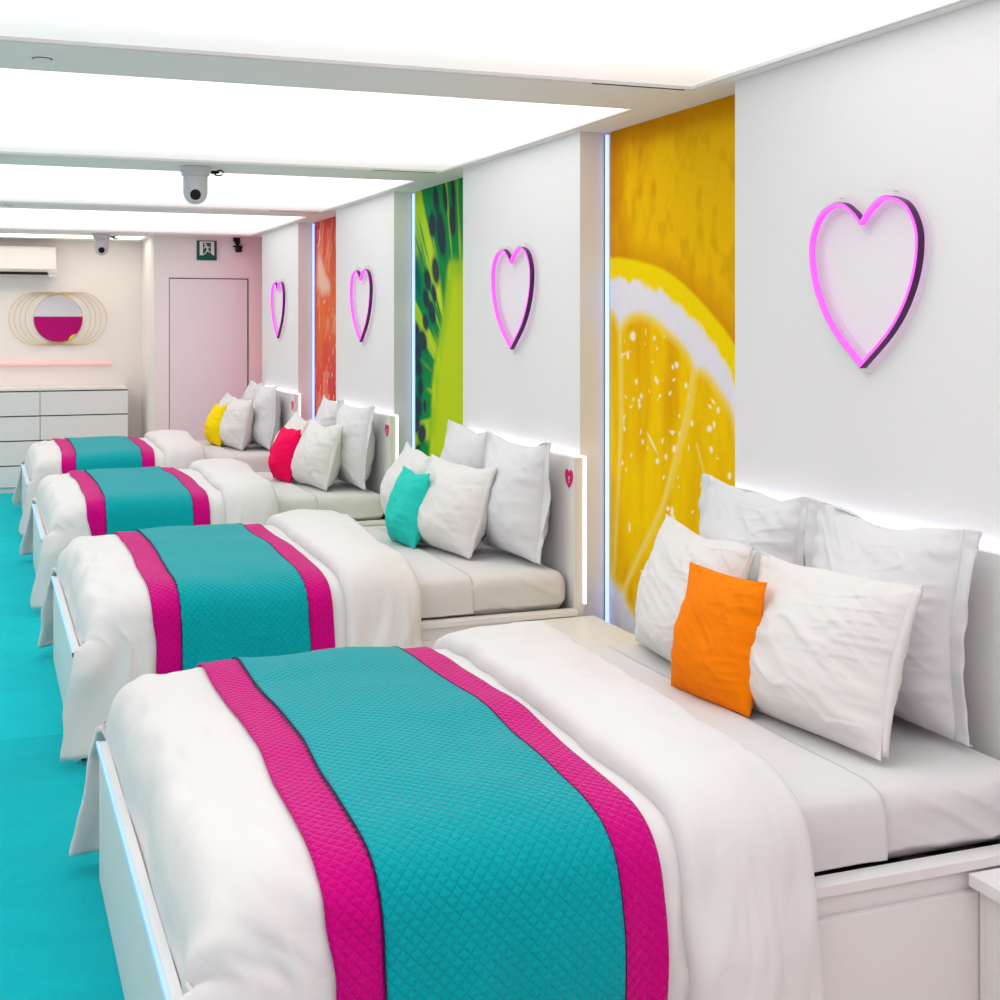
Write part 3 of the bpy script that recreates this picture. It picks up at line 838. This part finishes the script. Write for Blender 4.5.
def make_mattress(i, y0):
    """mattress in a fitted sheet"""
    x0, x1, ya, yb, z0, z1 = 0.385, 2.245, 0.058, W - 0.058, 0.376, 0.536
    seed = 700 + i
    # closed rounded box as lat/long style loops: cross-section loop around Y-Z, swept along X, ends closed in
    na = 132; nx = 150
    R = 0.055
    loop = []
    def arc(cy, cz, a0, a1, n):
        for k in range(n): 
            a = a0 + (a1 - a0) * k / n; loop.append((cy + R * cos(a), cz + R * sin(a)))
    def line(p, q, n):
        for k in range(n): loop.append((p[0] + (q[0] - p[0]) * k / n, p[1] + (q[1] - p[1]) * k / n))
    r2 = 0.03
    line((ya, z0 + r2), (ya, z1 - R), 16); arc(ya + R, z1 - R, pi, pi / 2, 10)
    line((ya + R, z1), (yb - R, z1), 50); arc(yb - R, z1 - R, pi / 2, 0, 10)
    line((yb, z1 - R), (yb, z0 + r2), 16)
    line((yb, z0 + r2), (yb - r2, z0), 4); line((yb - r2, z0), (ya + r2, z0), 20); line((ya + r2, z0), (ya, z0 + r2), 4)
    loop = np.array(loop); n = len(loop)
    cy, cz = (ya + yb) / 2, (z0 + z1) / 2
    xs = []; sc = []
    for k in range(9):
        a = pi / 2 * (1 - k / 8); xs.append(x0 + R * (1 - cos(pi / 2 - a))); sc.append(sin(pi / 2 - a) if k else 0.0)
    xs = [x0 + R * (1 - sin(pi / 2 * k / 8)) for k in range(0, 0)] + [x0 + R * (1 - cos(pi / 2 * k / 8)) for k in range(9)]
    ins = [R * (1 - sin(pi / 2 * k / 8)) for k in range(9)]
    xm = list(np.linspace(x0 + R, x1 - R, nx)[1:-1]); xs2 = xs + xm + [x0 + x1 - x for x in xs[::-1]]; ins2 = ins + [0] * len(xm) + ins[::-1]
    P = np.zeros((len(xs2), n + 1, 3))
    dirn = np.stack([np.sign(loop[:, 0] - cy), np.sign(loop[:, 1] - cz)], 1)
    for k, (x, q) in enumerate(zip(xs2, ins2)):
        L2 = loop.copy()
        hy = (yb - ya) / 2; hz = (z1 - z0) / 2
        L2[:, 0] = cy + (loop[:, 0] - cy) * (hy - q) / hy; L2[:, 1] = cz + (loop[:, 1] - cz) * (hz - q) / hz
        P[k, :n, 0] = x; P[k, :n, 1] = L2[:, 0]; P[k, :n, 2] = L2[:, 1]
        P[k, n] = P[k, 0]
    X, Y, Z = P[..., 0], P[..., 1], P[..., 2]
    # tension creases running down towards the head corner on both sides
    side = sstep(ya + 0.03, ya, Y) + sstep(yb - 0.03, yb, Y)
    u = (X - 2.25) * 0.55 + (Z - 0.42) * 1.0
    cr = np.clip(1 - np.abs(noise3(u * 16 + 3, (X - Z) * 2.0, 0, seed)) * 2.5, 0, 1) ** 1.4 * 0.6 * sstep(1.80, 2.05, X) + 0.5 * noise3(X * 12, Z * 3, 0, seed + 1)
    low = sstep(0.50, 0.40, Z)
    dy = side * (0.018 * cr - 0.004 * low)
    P[..., 1] += np.where(Y < cy, -1, 1) * dy
    top = sstep(z1 - 0.02, z1, Z)
    P[..., 2] += top * (0.003 * fbm(X * 6, Y * 6, 0, seed + 2, 3) - 0.001)
    P[:, n] = P[:, 0]
    t = empty('mattress', (0, y0, 0))
    tag(t, 'white mattress in a fitted sheet on the ' + bname[i], 'mattress', 'mattresses on the beds')
    # end caps
    o = grid_mesh('fitted_sheet', P, M['cloth_sheet'], t, flip=False)
    me = o.data; bm = bmesh.new(); bm.from_mesh(me); bmesh.ops.remove_doubles(bm, verts=bm.verts[:], dist=1e-5)
    bes = [e for e in bm.edges if e.is_boundary]
    if bes: bmesh.ops.holes_fill(bm, edges=bes, sides=0)
    bmesh.ops.recalc_face_normals(bm, faces=bm.faces[:])
    for f in bm.faces: f.smooth = True
    bm.to_mesh(me); bm.free()
    # flat sheet: thin layer over the top and down both sides, up to a hem beside the pillows
    o = 0.0035
    path = [(ya - o - .002, z0 + 0.018), (ya - o - .003, z0 + .07), (ya - o, z1 - R), (ya + R * 0.29 - o, z1 - R * 0.29 + o), (ya + R, z1 + o)]
    path = smooth_poly(path, False, 8) + [(y, z1 + o + 0.001) for y in np.linspace(ya + R + .03, W / 2, 26)]
    path = path + [(W - y, z) for y, z in path[::-1][1:]]
    path = np.array(path)
    xs = np.linspace(1.50, 1.822, 30)
    PP = np.zeros((len(path), len(xs), 3))
    PP[..., 0] = xs[None, :]; PP[..., 1] = path[:, 0][:, None]; PP[..., 2] = path[:, 1][:, None]
    al = np.concatenate([[0], np.cumsum(np.hypot(*np.diff(path, axis=0).T))])[:, None]
    PP[..., 0] += 0.006 * noise3(al * 3, 0, 0, seed + 5)
    sidew = sstep(0.12, 0.04, PP[..., 1]) ; sidef = sstep(W - .12, W - .04, PP[..., 1])
    rip = 0.004 * (noise3(PP[..., 0] * 16, al * 2, 0, seed + 6) + 0.6)
    PP[..., 1] += (-sidew + sidef) * rip
    PP[..., 2] += (1 - sidew) * (1 - sidef) * (0.003 + 0.003 * fbm(PP[..., 0] * 9, al * 5, 0, seed + 7, 2))
    fs = grid_mesh('flat_sheet', PP, M['cloth_sheet'], None, flip=True)
    fs.location = (0, y0, 0)
    md = fs.modifiers.new('thickness', 'SOLIDIFY'); md.thickness = 0.002; md.offset = -1.0
    tag(fs, 'white flat sheet tucked beside the pillows, ' + bname[i], 'bed sheet', 'flat sheets on the beds')

for i, y0 in enumerate(BEDS):
    make_mattress(i, y0)
    tag(make_duvet(i, y0), 'puffy white duvet with its top folded back, on the ' + bname[i], 'duvet', 'white duvets')
    make_runner(i, y0)

# ------------------------------------------------------------------ pillows
def pillow(name, w, h, th, m, seed, flange=0.0, taper=0.0, pin=0.045, gusset=0.0, n=56, sag=0.25):
    """standing pillow: width along local y, height along local z, thickness along local x; origin at bottom centre"""
    u = np.linspace(-1, 1, n); ease = np.sin(u * pi / 2) * 0.55 + u * 0.45
    U, V = np.meshgrid(ease, ease, indexing='ij')
    rng = np.random.RandomState(seed)
    cu = rng.uniform(0.0, 1.0, 4)
    pu = pin * (1 - V ** 2) * (0.8 + 0.5 * noise3(V * 1.5, 3, 0, seed)); pv = pin * (1 - U ** 2) * (0.8 + 0.5 * noise3(U * 1.5, 7, 0, seed))
    yy = w / 2 * U * (1 - pu * np.abs(U)); zz = h / 2 * V * (1 - pv * np.abs(V) * np.where(V < 0, 0.3, 1.5))
    yy = yy * (1 - taper * sstep(-0.1, -1.0, V))
    prof = np.clip((1 - np.abs(U) ** 2.2), 0, 1) ** 0.66 * np.clip((1 - np.abs(V) ** 2.2), 0, 1) ** 0.66
    T = th / 2 * prof * (1 - sag * V) 
    fr = noise3(U * 1.3, V * 1.3, 0, seed + 1)
    T = T * (1 + 0.12 * fr)
    # puckers running in from the seams, long creases from the corners
    eu, ev = 1 - np.abs(U), 1 - np.abs(V)
    puck = noise3(V * 9, np.sign(U) * 3, 0, seed + 2) * np.exp(-eu / 0.22) * sstep(0.0, 0.05, eu) + noise3(U * 9, np.sign(V) * 5, 0, seed + 3) * np.exp(-ev / 0.22) * sstep(0.0, 0.05, ev)
    Pk = []
    for side in (1, -1):
        cx = 0
        r1 = fbm(U * 2.2 + V * 1.4 * side, V * 3.4 - U, side * 2, seed + 4, 2)
        ridge = (1 - 2 * np.abs(r1)) * 0.0035 * sstep(0, 0.3, np.minimum(eu, ev))
        diag = noise3((U - V) * 5, (U + V) * 1.2, side, seed + 5) * 0.005 * sstep(0.35, 1.2, np.abs(U * V) * 2)
        cn = noise3(V * 7 + 0.9 * U, U * 1.3 + side, 2, seed + 11); cr = np.clip(1 - np.abs(cn) * 3.5, 0, 1) ** 1.5
        cn2 = noise3((U * 0.8 - V) * 4.2, (U + V) * 0.9, side + 4, seed + 12); cr2 = np.clip(1 - np.abs(cn2) * 4.5, 0, 1) ** 1.5
        ridge = ridge + (0.0048 * cr * sstep(0.5, -0.9, U) + 0.0032 * cr2) * sstep(0.02, 0.25, np.minimum(eu, ev))
        X = side * (T + 0.006 * puck + ridge * (th / 0.16) + diag * sstep(0, .2, np.minimum(eu, ev))) 
        X = np.where(side * X < 0.0012, side * 0.0012, X)
        Pk.append(np.stack([X, yy, zz + h / 2], 2))
    bend = 0.02 * w * (noise3(U * 1.1, V * 1.1, 5, seed + 6))
    for P in Pk: P[..., 0] += bend
    bm = bmesh.new()
    G = []
    for P in Pk:
        G.append([[bm.verts.new(P[a, b2]) for b2 in range(n)] for a in range(n)])
    for k, g in enumerate(G):
        for a in range(n - 1):
            for b2 in range(n - 1):
                f = (g[a][b2], g[a + 1][b2], g[a + 1][b2 + 1], g[a][b2 + 1])
                bm.faces.new(f if k == 0 else f[::-1])
    rim = [(a, 0) for a in range(n)] + [(n - 1, b2) for b2 in range(1, n)] + [(a, n - 1) for a in range(n - 2, -1, -1)] + [(0, b2) for b2 in range(n - 2, 0, -1)]
    for k in range(len(rim)):
        a, b2 = rim[k], rim[(k + 1) % len(rim)]
        bm.faces.new((G[0][b2[0]][b2[1]], G[0][a[0]][a[1]], G[1][a[0]][a[1]], G[1][b2[0]][b2[1]]))
    bmesh.ops.recalc_face_normals(bm, faces=bm.faces[:])
    for f in bm.faces: f.smooth = True
    me = bpy.data.meshes.new(name); bm.to_mesh(me); bm.free()
    me.materials.append(m)
    fl = None
    if flange:
        # flat hemmed border all round, wavy
        ring0 = np.array([(Pk[0][a, b2] + Pk[1][a, b2]) / 2 for a, b2 in rim]); cz = h / 2
        nr = len(ring0); D = np.zeros((nr, 2))
        for k, (a, b2) in enumerate(rim):
            uu, vv = ease[a], ease[b2]
            D[k] = (np.sign(uu) * sstep(0.985, 1.0, abs(uu)), 0.0)
        m5 = 6
        Q = np.zeros((nr + 1, m5, 3))
        tt = np.arange(nr) * 48.0 / n
        wob = 0.012 * noise3(tt * 0.11, 0, 0, seed + 8) + 0.006 * noise3(tt * 0.3, 0, 0, seed + 9)
        for j in range(m5):
            f = j / (m5 - 1)
            Q[:nr, j, 0] = ring0[:, 0] + wob * f
            Q[:nr, j, 1] = ring0[:, 1] + D[:, 0] * flange * f - D[:, 0] * 0.006 * (1 - f)
            Q[:nr, j, 2] = np.maximum(ring0[:, 2] + D[:, 1] * flange * f - D[:, 1] * 0.006 * (1 - f), 0.002)
            low = ring0[:, 2] < 0.03
            Q[:nr, j, 0] -= np.where(low, 0.8 * flange * f * np.abs(D[:, 1]), 0)
        Q[nr] = Q[0]
        fl = Q
    return me, fl

def place(o, x, y, z, tilt, yaw, roll=0.0):
    # local z is up along the pillow; tilt leans the top towards +x
    o.matrix_world = Matrix.Translation((x, y, z)) @ Matrix.Rotation(radians(yaw), 4, 'Z') @ Matrix.Rotation(radians(tilt), 4, 'Y') @ Matrix.Rotation(radians(roll), 4, 'X')

ZT = 0.537
CUSH = [('orange', 'orange'), ('turquoise', 'turquoise'), ('crimson', 'crimson'), ('yellow', 'bright yellow')]
BEDP = ['bed with the orange cushion', 'bed with the turquoise cushion', 'bed with the crimson cushion', 'bed with the yellow cushion']
# per bed: euro near, euro far, white near, white far, cushion : (x, y rel, tilt, yaw, roll, extra)
POSE = [
    dict(en=(2.150, 0.525, 2.5, 3, 0), ef=(2.150, 1.18, 4, -2, 0), wn=(1.895, 0.485, 16, 5, -1.2), wf=(1.905, 1.165, 16, -4, 1), c=(1.800, 0.785, 11, 7, 0)),
    dict(en=(2.122, 0.42, 5.5, 4, 0), ef=(2.150, 1.14, 4, -3, 1), wn=(1.905, 0.68, 15, 8, 0), wf=(1.895, 1.28, 13, -4, 2), c=(1.785, 0.90, 13, 3, 0)),
    dict(en=(2.125, 0.44, 4, 2, 0), ef=(2.150, 1.14, 4, -2, 0), wn=(1.895, 0.54, 14, 7, 0), wf=(1.900, 1.22, 13, -4, 3), c=(1.790, 0.88, 11, 6, 0)),
    dict(en=(2.115, 0.54, 5, 2, 0), ef=(2.145, 1.20, 4, 0, 0), wn=(1.890, 0.66, 12, 5, 0), wf=(1.895, 1.30, 13, -2, 2), c=(1.795, 0.96, 9, 4, 0)),
]
for i, y0 in enumerate(BEDS):
    for key in ('en', 'ef', 'wn', 'wf', 'c'):
        x, y, tilt, yaw, roll = POSE[i][key]
        sd = 900 + i * 50 + ('en', 'ef', 'wn', 'wf', 'c').index(key) * 7
        nn = 100 if i == 0 else 56
        if key[0] == 'e':
            t = empty('square_pillow')
            me, fl = pillow('pillow_body', 0.575, 0.505, 0.19 if i == 0 else 0.21, M['cloth_euro'], sd, flange=0.045, taper=(0.0 if i == 0 else 0.14), n=nn, pin=0.085)
            o = bpy.data.objects.new('pillow_body', me); COL.objects.link(o); o.parent = t
            g = grid_mesh('flange', fl, M['cloth_euro'], t); md = g.modifiers.new('thickness', 'SOLIDIFY'); md.thickness = 0.003; md.offset = 0
            which = 'nearer' if key == 'en' else 'farther'
            tag(t, '%s large white flanged pillow leaning on the headboard of the %s' % (which, BEDP[i]), 'pillow', 'large flanged pillows against the headboards')
            place(t, x, y0 + y, ZT + 0.006, tilt, yaw, roll)
            o.location.z = 0.012; g.location.z = 0.012
            continue
        if key[0] == 'w':
            t = empty('white_pillow')
            me, fl = pillow('pillow_body', 0.60, 0.41, 0.205 if i == 0 else 0.23, M['cloth_ivory'], sd, taper=(0.03 if i == 0 else 0.12), n=nn, pin=0.085)
            o = bpy.data.objects.new('pillow_body', me); COL.objects.link(o); o.parent = t
            # box hem at the open end (near side)
            which = 'nearer' if key == 'wn' else 'farther'
            tag(t, '%s plain white pillow in the front row on the %s' % (which, BEDP[i]), 'pillow', 'plain white pillows in the front rows')
            n = 26
            vv = np.linspace(-1, 1, n); Q = np.zeros((n, 5, 3))
            hh = 0.41; yb = -0.60 / 2 * (1 - 0.085 * (1 - vv ** 2) * 0.9) * (1 - (0.03 if i == 0 else 0.12) * sstep(-0.1, -1.0, vv))
            for j in range(5):
                f = (j - 2) / 2
                Q[:, j, 0] = 0.016 * f * np.cos(vv * 1.2); Q[:, j, 1] = yb - 0.016 * (1 - 0.3 * abs(f)) + 0.014 * abs(f); Q[:, j, 2] = hh / 2 * (1 + vv * 0.95)
            g = grid_mesh('open_end_hem', Q, M['cloth_ivory'], t); md = g.modifiers.new('thickness', 'SOLIDIFY'); md.thickness = 0.003
            g.location.y = 0.008
            place(t, x, y0 + y, ZT + 0.006, tilt, yaw, roll)
            continue
        cm, cn = CUSH[i]
        me, fl = pillow('cushion', 0.345, 0.345, 0.135 if i == 0 else 0.18, M[cm], sd, taper=(0.0 if i == 0 else 0.08), n=nn, pin=0.07)
        o = bpy.data.objects.new('cushion', me); COL.objects.link(o)
        tag(o, cn + ' square cushion standing in front of the white pillows', 'cushion', None)
        place(o, x, y0 + y, ZT + 0.008, tilt, yaw, roll)

# ------------------------------------------------------------------ bedside shelves between the beds
for y0, y1, lab in ((1.25, 2.318, 'white bedside shelf at the lower right corner, in front of the nearest bed'),
                    (3.876, 4.926, 'white bedside shelf below the lemon mural, between the nearest bed and the second bed'),
                    (6.484, 7.581, 'white bedside shelf below the kiwi mural, behind the second bed'),
                    (9.139, 10.196, 'white bedside shelf below the grapefruit mural, behind the third bed')):
    t = empty('bedside_shelf', (2.2, (y0 + y1) / 2, 0)); tag(t, lab, 'bedside shelf', 'bedside shelves between the beds')
    h = (y1 - y0) / 2
    mb = MB(); mb.box(1.99 - 2.2, 2.325 - 2.2, -h, h, 0.332, 0.360, 0.0015); mb.build('shelf_top', M['white_board'], t)
    mb = MB(); mb.box(2.02 - 2.2, 2.325 - 2.2, -h + .001, -h + .019, 0, 0.3315); mb.box(2.02 - 2.2, 2.325 - 2.2, h - .019, h - .001, 0, 0.3315); mb.box(2.30 - 2.2, 2.325 - 2.2, -h + .02, h - .02, 0.0, 0.3315); mb.build('carcass', M['white_board'], t)
    mb = MB(); mb.box(2.02 - 2.2, 2.038 - 2.2, -h + .02, h - .02, 0.02, 0.328); mb.build('drawer_front', M['white_board'], t)

# ------------------------------------------------------------------ chests of drawers
for x0, x1, lab in ((0.492, 1.274, 'right hand white chest of drawers against the far wall'), (-0.294, 0.488, 'left hand white chest of drawers, cut by the left edge of the photo')):
    xc = (x0 + x1) / 2; hw = (x1 - x0) / 2
    t = empty('chest_of_drawers', (xc, 13.20, 0)); tag(t, lab, 'chest of drawers', 'white chests of drawers')
    mb = MB(); mb.box(-hw, hw, -0.22, 0.238, 0.935, 0.957, 0.001); mb.build('top', M['white_board'], t)
    mb = MB(); mb.box(-hw, -hw + .018, -0.22, 0.238, 0, 0.9345); mb.box(hw - .018, hw, -0.22, 0.238, 0, 0.9345); mb.box(-hw + .018, hw - .018, -0.205, 0.23, 0.045, 0.93); mb.build('carcass', M['dark'], t)
    mb = MB(); mb.box(-hw - 0.0006, -hw + .0004, -0.221, 0.238, 0, 0.9345); mb.box(hw - 0.0004, hw + .0006, -0.221, 0.238, 0, 0.9345); mb.build('side_panel', M['white_board'], t)
    z = 0.93
    for hz in (0.222, 0.222, 0.222, 0.196):
        mb = MB(); mb.box(-hw + .001, hw - .001, -0.240, -0.2215, z - hz, z - 0.007, 0.001); mb.build('drawer', M['white_board'], t)
        z -= hz + 0.0045
    mb = MB(); mb.box(-hw + .01, hw - .01, -0.215, -0.206, 0.0, 0.050); mb.build('plinth', M['white_board'], t)

# ------------------------------------------------------------------ air conditioner
t = empty('air_conditioner', (0.12, YB, 2.01)); tag(t, 'white wall mounted air conditioner at the upper left of the far wall', 'air conditioner')
mb = MB(); pr = [(-0.002, 0.0), (-0.12, 0.0), (-0.165, 0.02), (-0.185, 0.06), (-0.19, 0.24), (-0.17, 0.268), (-0.002, 0.268)]
mb.prism([(y, z) for y, z in pr], 'x', -0.46, 0.525); mb.build('body', M['plastic'], t)
mb = MB(); mb.box(-0.45, 0.45, -0.190, -0.15, 0.004, 0.030); mb.build('air_outlet', M['black'], t)
mb = MB(); mb.box(0.455, 0.53, -0.178, -0.10, -0.018, 0.012, 0.004); mb.build('end_housing', M['cam_grey'], t)

# ------------------------------------------------------------------ mirror with gold rings
t = empty('wall_mirror', (0.672, YB, 1.600)); tag(t, 'round mirror set in a row of overlapping thin gold rings on the far wall', 'mirror')
mb = MB(); mb.lathe([(0.222, -0.035), (0.222, -0.008)], (0, 0, 0), 72, 'y'); mb.build('mirror_glass', M['mirror'], t, True)
mb = MB(); mb.tube([(0.224 * cos(a), -0.03, 0.224 * sin(a)) for a in np.linspace(0, 2 * pi, 72, endpoint=False)], 0.004, 6, True); mb.build('mirror_rim', M['gold'], t, True)
for k in range(-4, 5):
    if k == 0: continue
    mb = MB(); yk = -0.012 - 0.003 * abs(k)
    mb.tube([(k * 0.0495 + 0.248 * cos(a), yk, 0.252 * sin(a)) for a in np.linspace(0, 2 * pi, 80, endpoint=False)], 0.003, 6, True)
    mb.build('gold_ring', M['gold'], t, True)

# rose neon tube above the chests
t = empty('neon_bar', (0, YB, 1.17)); tag(t, 'thin horizontal rose neon bar on the far wall above the chests of drawers', 'neon light')
mb = MB(); mb.box(-1.2, 1.165, -0.035, -0.012, -0.013, 0.013, 0.006); mb.build('tube', M['led_rose'], t)
mb = MB(); mb.box(-1.2, 1.16, -0.0115, -0.0005, -0.008, 0.008); mb.build('channel', M['plastic'], t)

# decor on the wall behind the camera, seen in the mirror
t = empty('daisy_wall_ornament', (1.77, YF + 0.02, 1.20)); tag(t, 'yellow and white round wall ornament on a magenta wall, seen only in the mirror', 'wall ornament')
mb = MB(); mb.lathe([(0.10, 0.03), (0.13, 0.02), (0.14, 0.001)], (0, 0, 0), 32, 'y'); mb.build('yellow_disc', M['yellow'], t, True)

# ------------------------------------------------------------------ exit sign
t = empty('exit_sign', (1.925, YD - 0.012, 2.229)); tag(t, 'green square exit sign with a white running figure, above the door', 'sign')
S = 0.090
mb = MB(); mb.box(-S, S, -0.006, 0.0115, -S, S, 0.001); mb.build('board', M['sign_green'], t)
mb = MB()
mb.prism([(-0.066, 0.082), (-0.036, 0.082), (-0.036, -0.026), (-0.030, -0.046), (-0.066, -0.046)], 'y', -0.0075, -0.0062)
mb.prism([(0.036, 0.082), (0.066, 0.082), (0.066, -0.046), (0.052, -0.044), (0.036, -0.022)], 'y', -0.0075, -0.0062)
mb.prism([(-0.036, 0.082), (0.036, 0.082), (0.036, 0.070), (-0.036, 0.070)], 'y', -0.0075, -0.0062)
mb.build('white_door_frame', M['sign_white'], t)
mb = MB()
mb.lathe([(0.010, -0.0080), (0.010, -0.0062)], (-0.014, 0, 0.055), 16, 'y')
for pl in ([(-0.016, 0.042), (-0.004, 0.044), (0.016, 0.010), (0.004, 0.002)], [(-0.016, 0.042), (-0.030, 0.018), (-0.025, 0.014), (-0.010, 0.032)], [(-0.004, 0.044), (0.022, 0.030), (0.030, 0.034), (0.028, 0.026), (0.018, 0.022), (0.002, 0.034)],
           [(0.004, 0.008), (0.014, 0.012), (0.014, -0.006), (0.034, -0.014), (0.034, -0.022), (0.006, -0.012)], [(0.000, 0.008), (0.009, 0.000), (-0.018, -0.036), (-0.030, -0.040), (-0.032, -0.034), (-0.022, -0.030)]):
    mb.prism(pl, 'y', -0.0080, -0.0062)
mb.build('running_figure', M['sign_white'], t)

# ------------------------------------------------------------------ dome cameras
def dome_cam(x, y, lab, aim, cabm, turn=0):
    t = empty('dome_camera', (x, y, H)); t.rotation_euler = (0, 0, turn); tag(t, lab, 'camera', 'white dome cameras under the ceiling')
    mb = MB(); mb.lathe([(0.076, 0.0), (0.080, -0.004), (0.079, -0.026), (0.071, -0.030), (0.071, -0.044), (0.066, -0.048)], (0, 0, 0), 40); mb.build('base', M['cam_grey'], t, True)
    mb = MB(); mb.lathe([(0.062, -0.0485), (0.062, -0.130)] + [(0.062 * cos(a), -0.130 - 0.062 * sin(a)) for a in np.linspace(0.1, pi / 2 - 0.03, 12)], (0, 0, 0), 40); hd = mb.build('head', M['cam_grey'], t, True)
    a = radians(aim); dx, dy = sin(a), -cos(a)
    R = Matrix.Rotation(a, 4, 'Z')
    mb = MB(); mb.lathe([(0.027, -0.0685), (0.027, -0.052)], (0, 0, -0.148), 28, 'y'); mb.bm.transform(R); mb.build('lens', M['black'], hd, True)
    mb = MB(); mb.box(-0.030, 0.030, -0.0635, -0.045, -0.182, -0.092, 0.008); mb.bm.transform(R); mb.build('face_plate', M['cam_grey'], hd, True)
    mb = MB()
    mb.tube([(0.07, 0, -0.018), (0.10, -0.005, -0.02), (0.13, 0, -0.012), (0.145, 0.0, -0.022), (0.135, 0, -0.036), (0.11, 0, -0.040), (0.095, 0.0, -0.034)], 0.0045, 8)
    mb.tube([(0.075, 0, -0.026), (0.10, 0.002, -0.028), (0.12, 0, -0.024)], 0.006, 8)
    mb.build('cable', M[cabm], t, True)
dome_cam(1.015, 6.92, 'nearer white dome camera with a black lens, hanging below the ceiling centre left', -8, 'black')
dome_cam(0.99, 12.38, 'farther white dome camera, beside the air conditioner in front of the far wall', -6, 'grey_cap')
dome_cam(-0.005, 6.80, 'white dome camera cut off by the left edge of the photo, only its rim showing', 180, 'black', pi)

# small dark spot lamp / camera above the door
t = empty('bracket_camera', (2.20, YD, 2.30)); tag(t, 'small black camera on a bracket at the top right of the door wall', 'camera')
mb = MB(); mb.box(-0.032, 0.028, -0.03, -0.0005, 0.02, 0.052, 0.003); mb.prism([(-0.03, 0.024), (0.03, 0.024), (0.016, -0.022), (-0.008, -0.022)], 'y', -0.045, -0.02); mb.build('bracket', M['black'], t)
mb = MB(); mb.box(-0.020, 0.034, -0.11, -0.035, -0.085, -0.026, 0.008); mb.lathe([(0.016, -0.135), (0.018, -0.105)], (0.006, 0, -0.058), 20, 'y'); mb.lathe([(0.006, -0.045), (0.009, 0.0)], (0.0, -0.07, -0.032), 12, 'x'); mb.build('camera_body', M['black'], t)
mb = MB(); mb.tube([(0.02, -0.03, 0.0), (0.045, -0.03, -0.01), (0.052, -0.03, -0.035), (0.042, -0.03, -0.06), (0.03, -0.04, -0.065)], 0.0025, 6); mb.build('cable', M['black'], t, True)

# flush ceiling plates on the soffits
for x, y, lab in ((0.167, 4.264, 'small flush dark rimmed disc in the nearest ceiling band at the upper left'), (0.16, 9.62, 'small flush disc in the farther ceiling band at the left edge')):
    t = empty('ceiling_disc', (x, y, H)); tag(t, lab, 'ceiling fitting', 'flush ceiling discs')
    mb = MB(); mb.lathe([(0.030, -0.0012), (0.030, -0.0002)], (0, 0, 0), 28); mb.build('dark_rim', M['dark'], t)
    mb = MB(); mb.lathe([(0.024, -0.0045), (0.026, -0.0014)], (0, 0.004, 0), 28); mb.build('plate', M['soffit'], t)

# ------------------------------------------------------------------ camera, world, view
cam = bpy.data.cameras.new('camera'); co = bpy.data.objects.new('camera', cam); COL.objects.link(co)
F = 1330.0; ang = math.atan(517.0 / F)
cam.sensor_width = 36.0; cam.sensor_fit = 'HORIZONTAL'; cam.lens = F / 1000 * 36.0
cam.shift_x = 0.0; cam.shift_y = -0.176
co.location = (0, 0, 1.55); co.rotation_euler = (pi / 2, 0, -ang)
cam.clip_start = 0.05; cam.clip_end = 100
scene.camera = co
w = bpy.data.worlds.new('World'); scene.world = w; w.use_nodes = True
w.node_tree.nodes['Background'].inputs[0].default_value = (0.9, 0.95, 1, 1); w.node_tree.nodes['Background'].inputs[1].default_value = 0.1
vs = scene.view_settings; vs.view_transform = 'Standard'; vs.look = 'None'; vs.gamma = 1.0; vs.use_curve_mapping = False
vs.exposure = 0.24
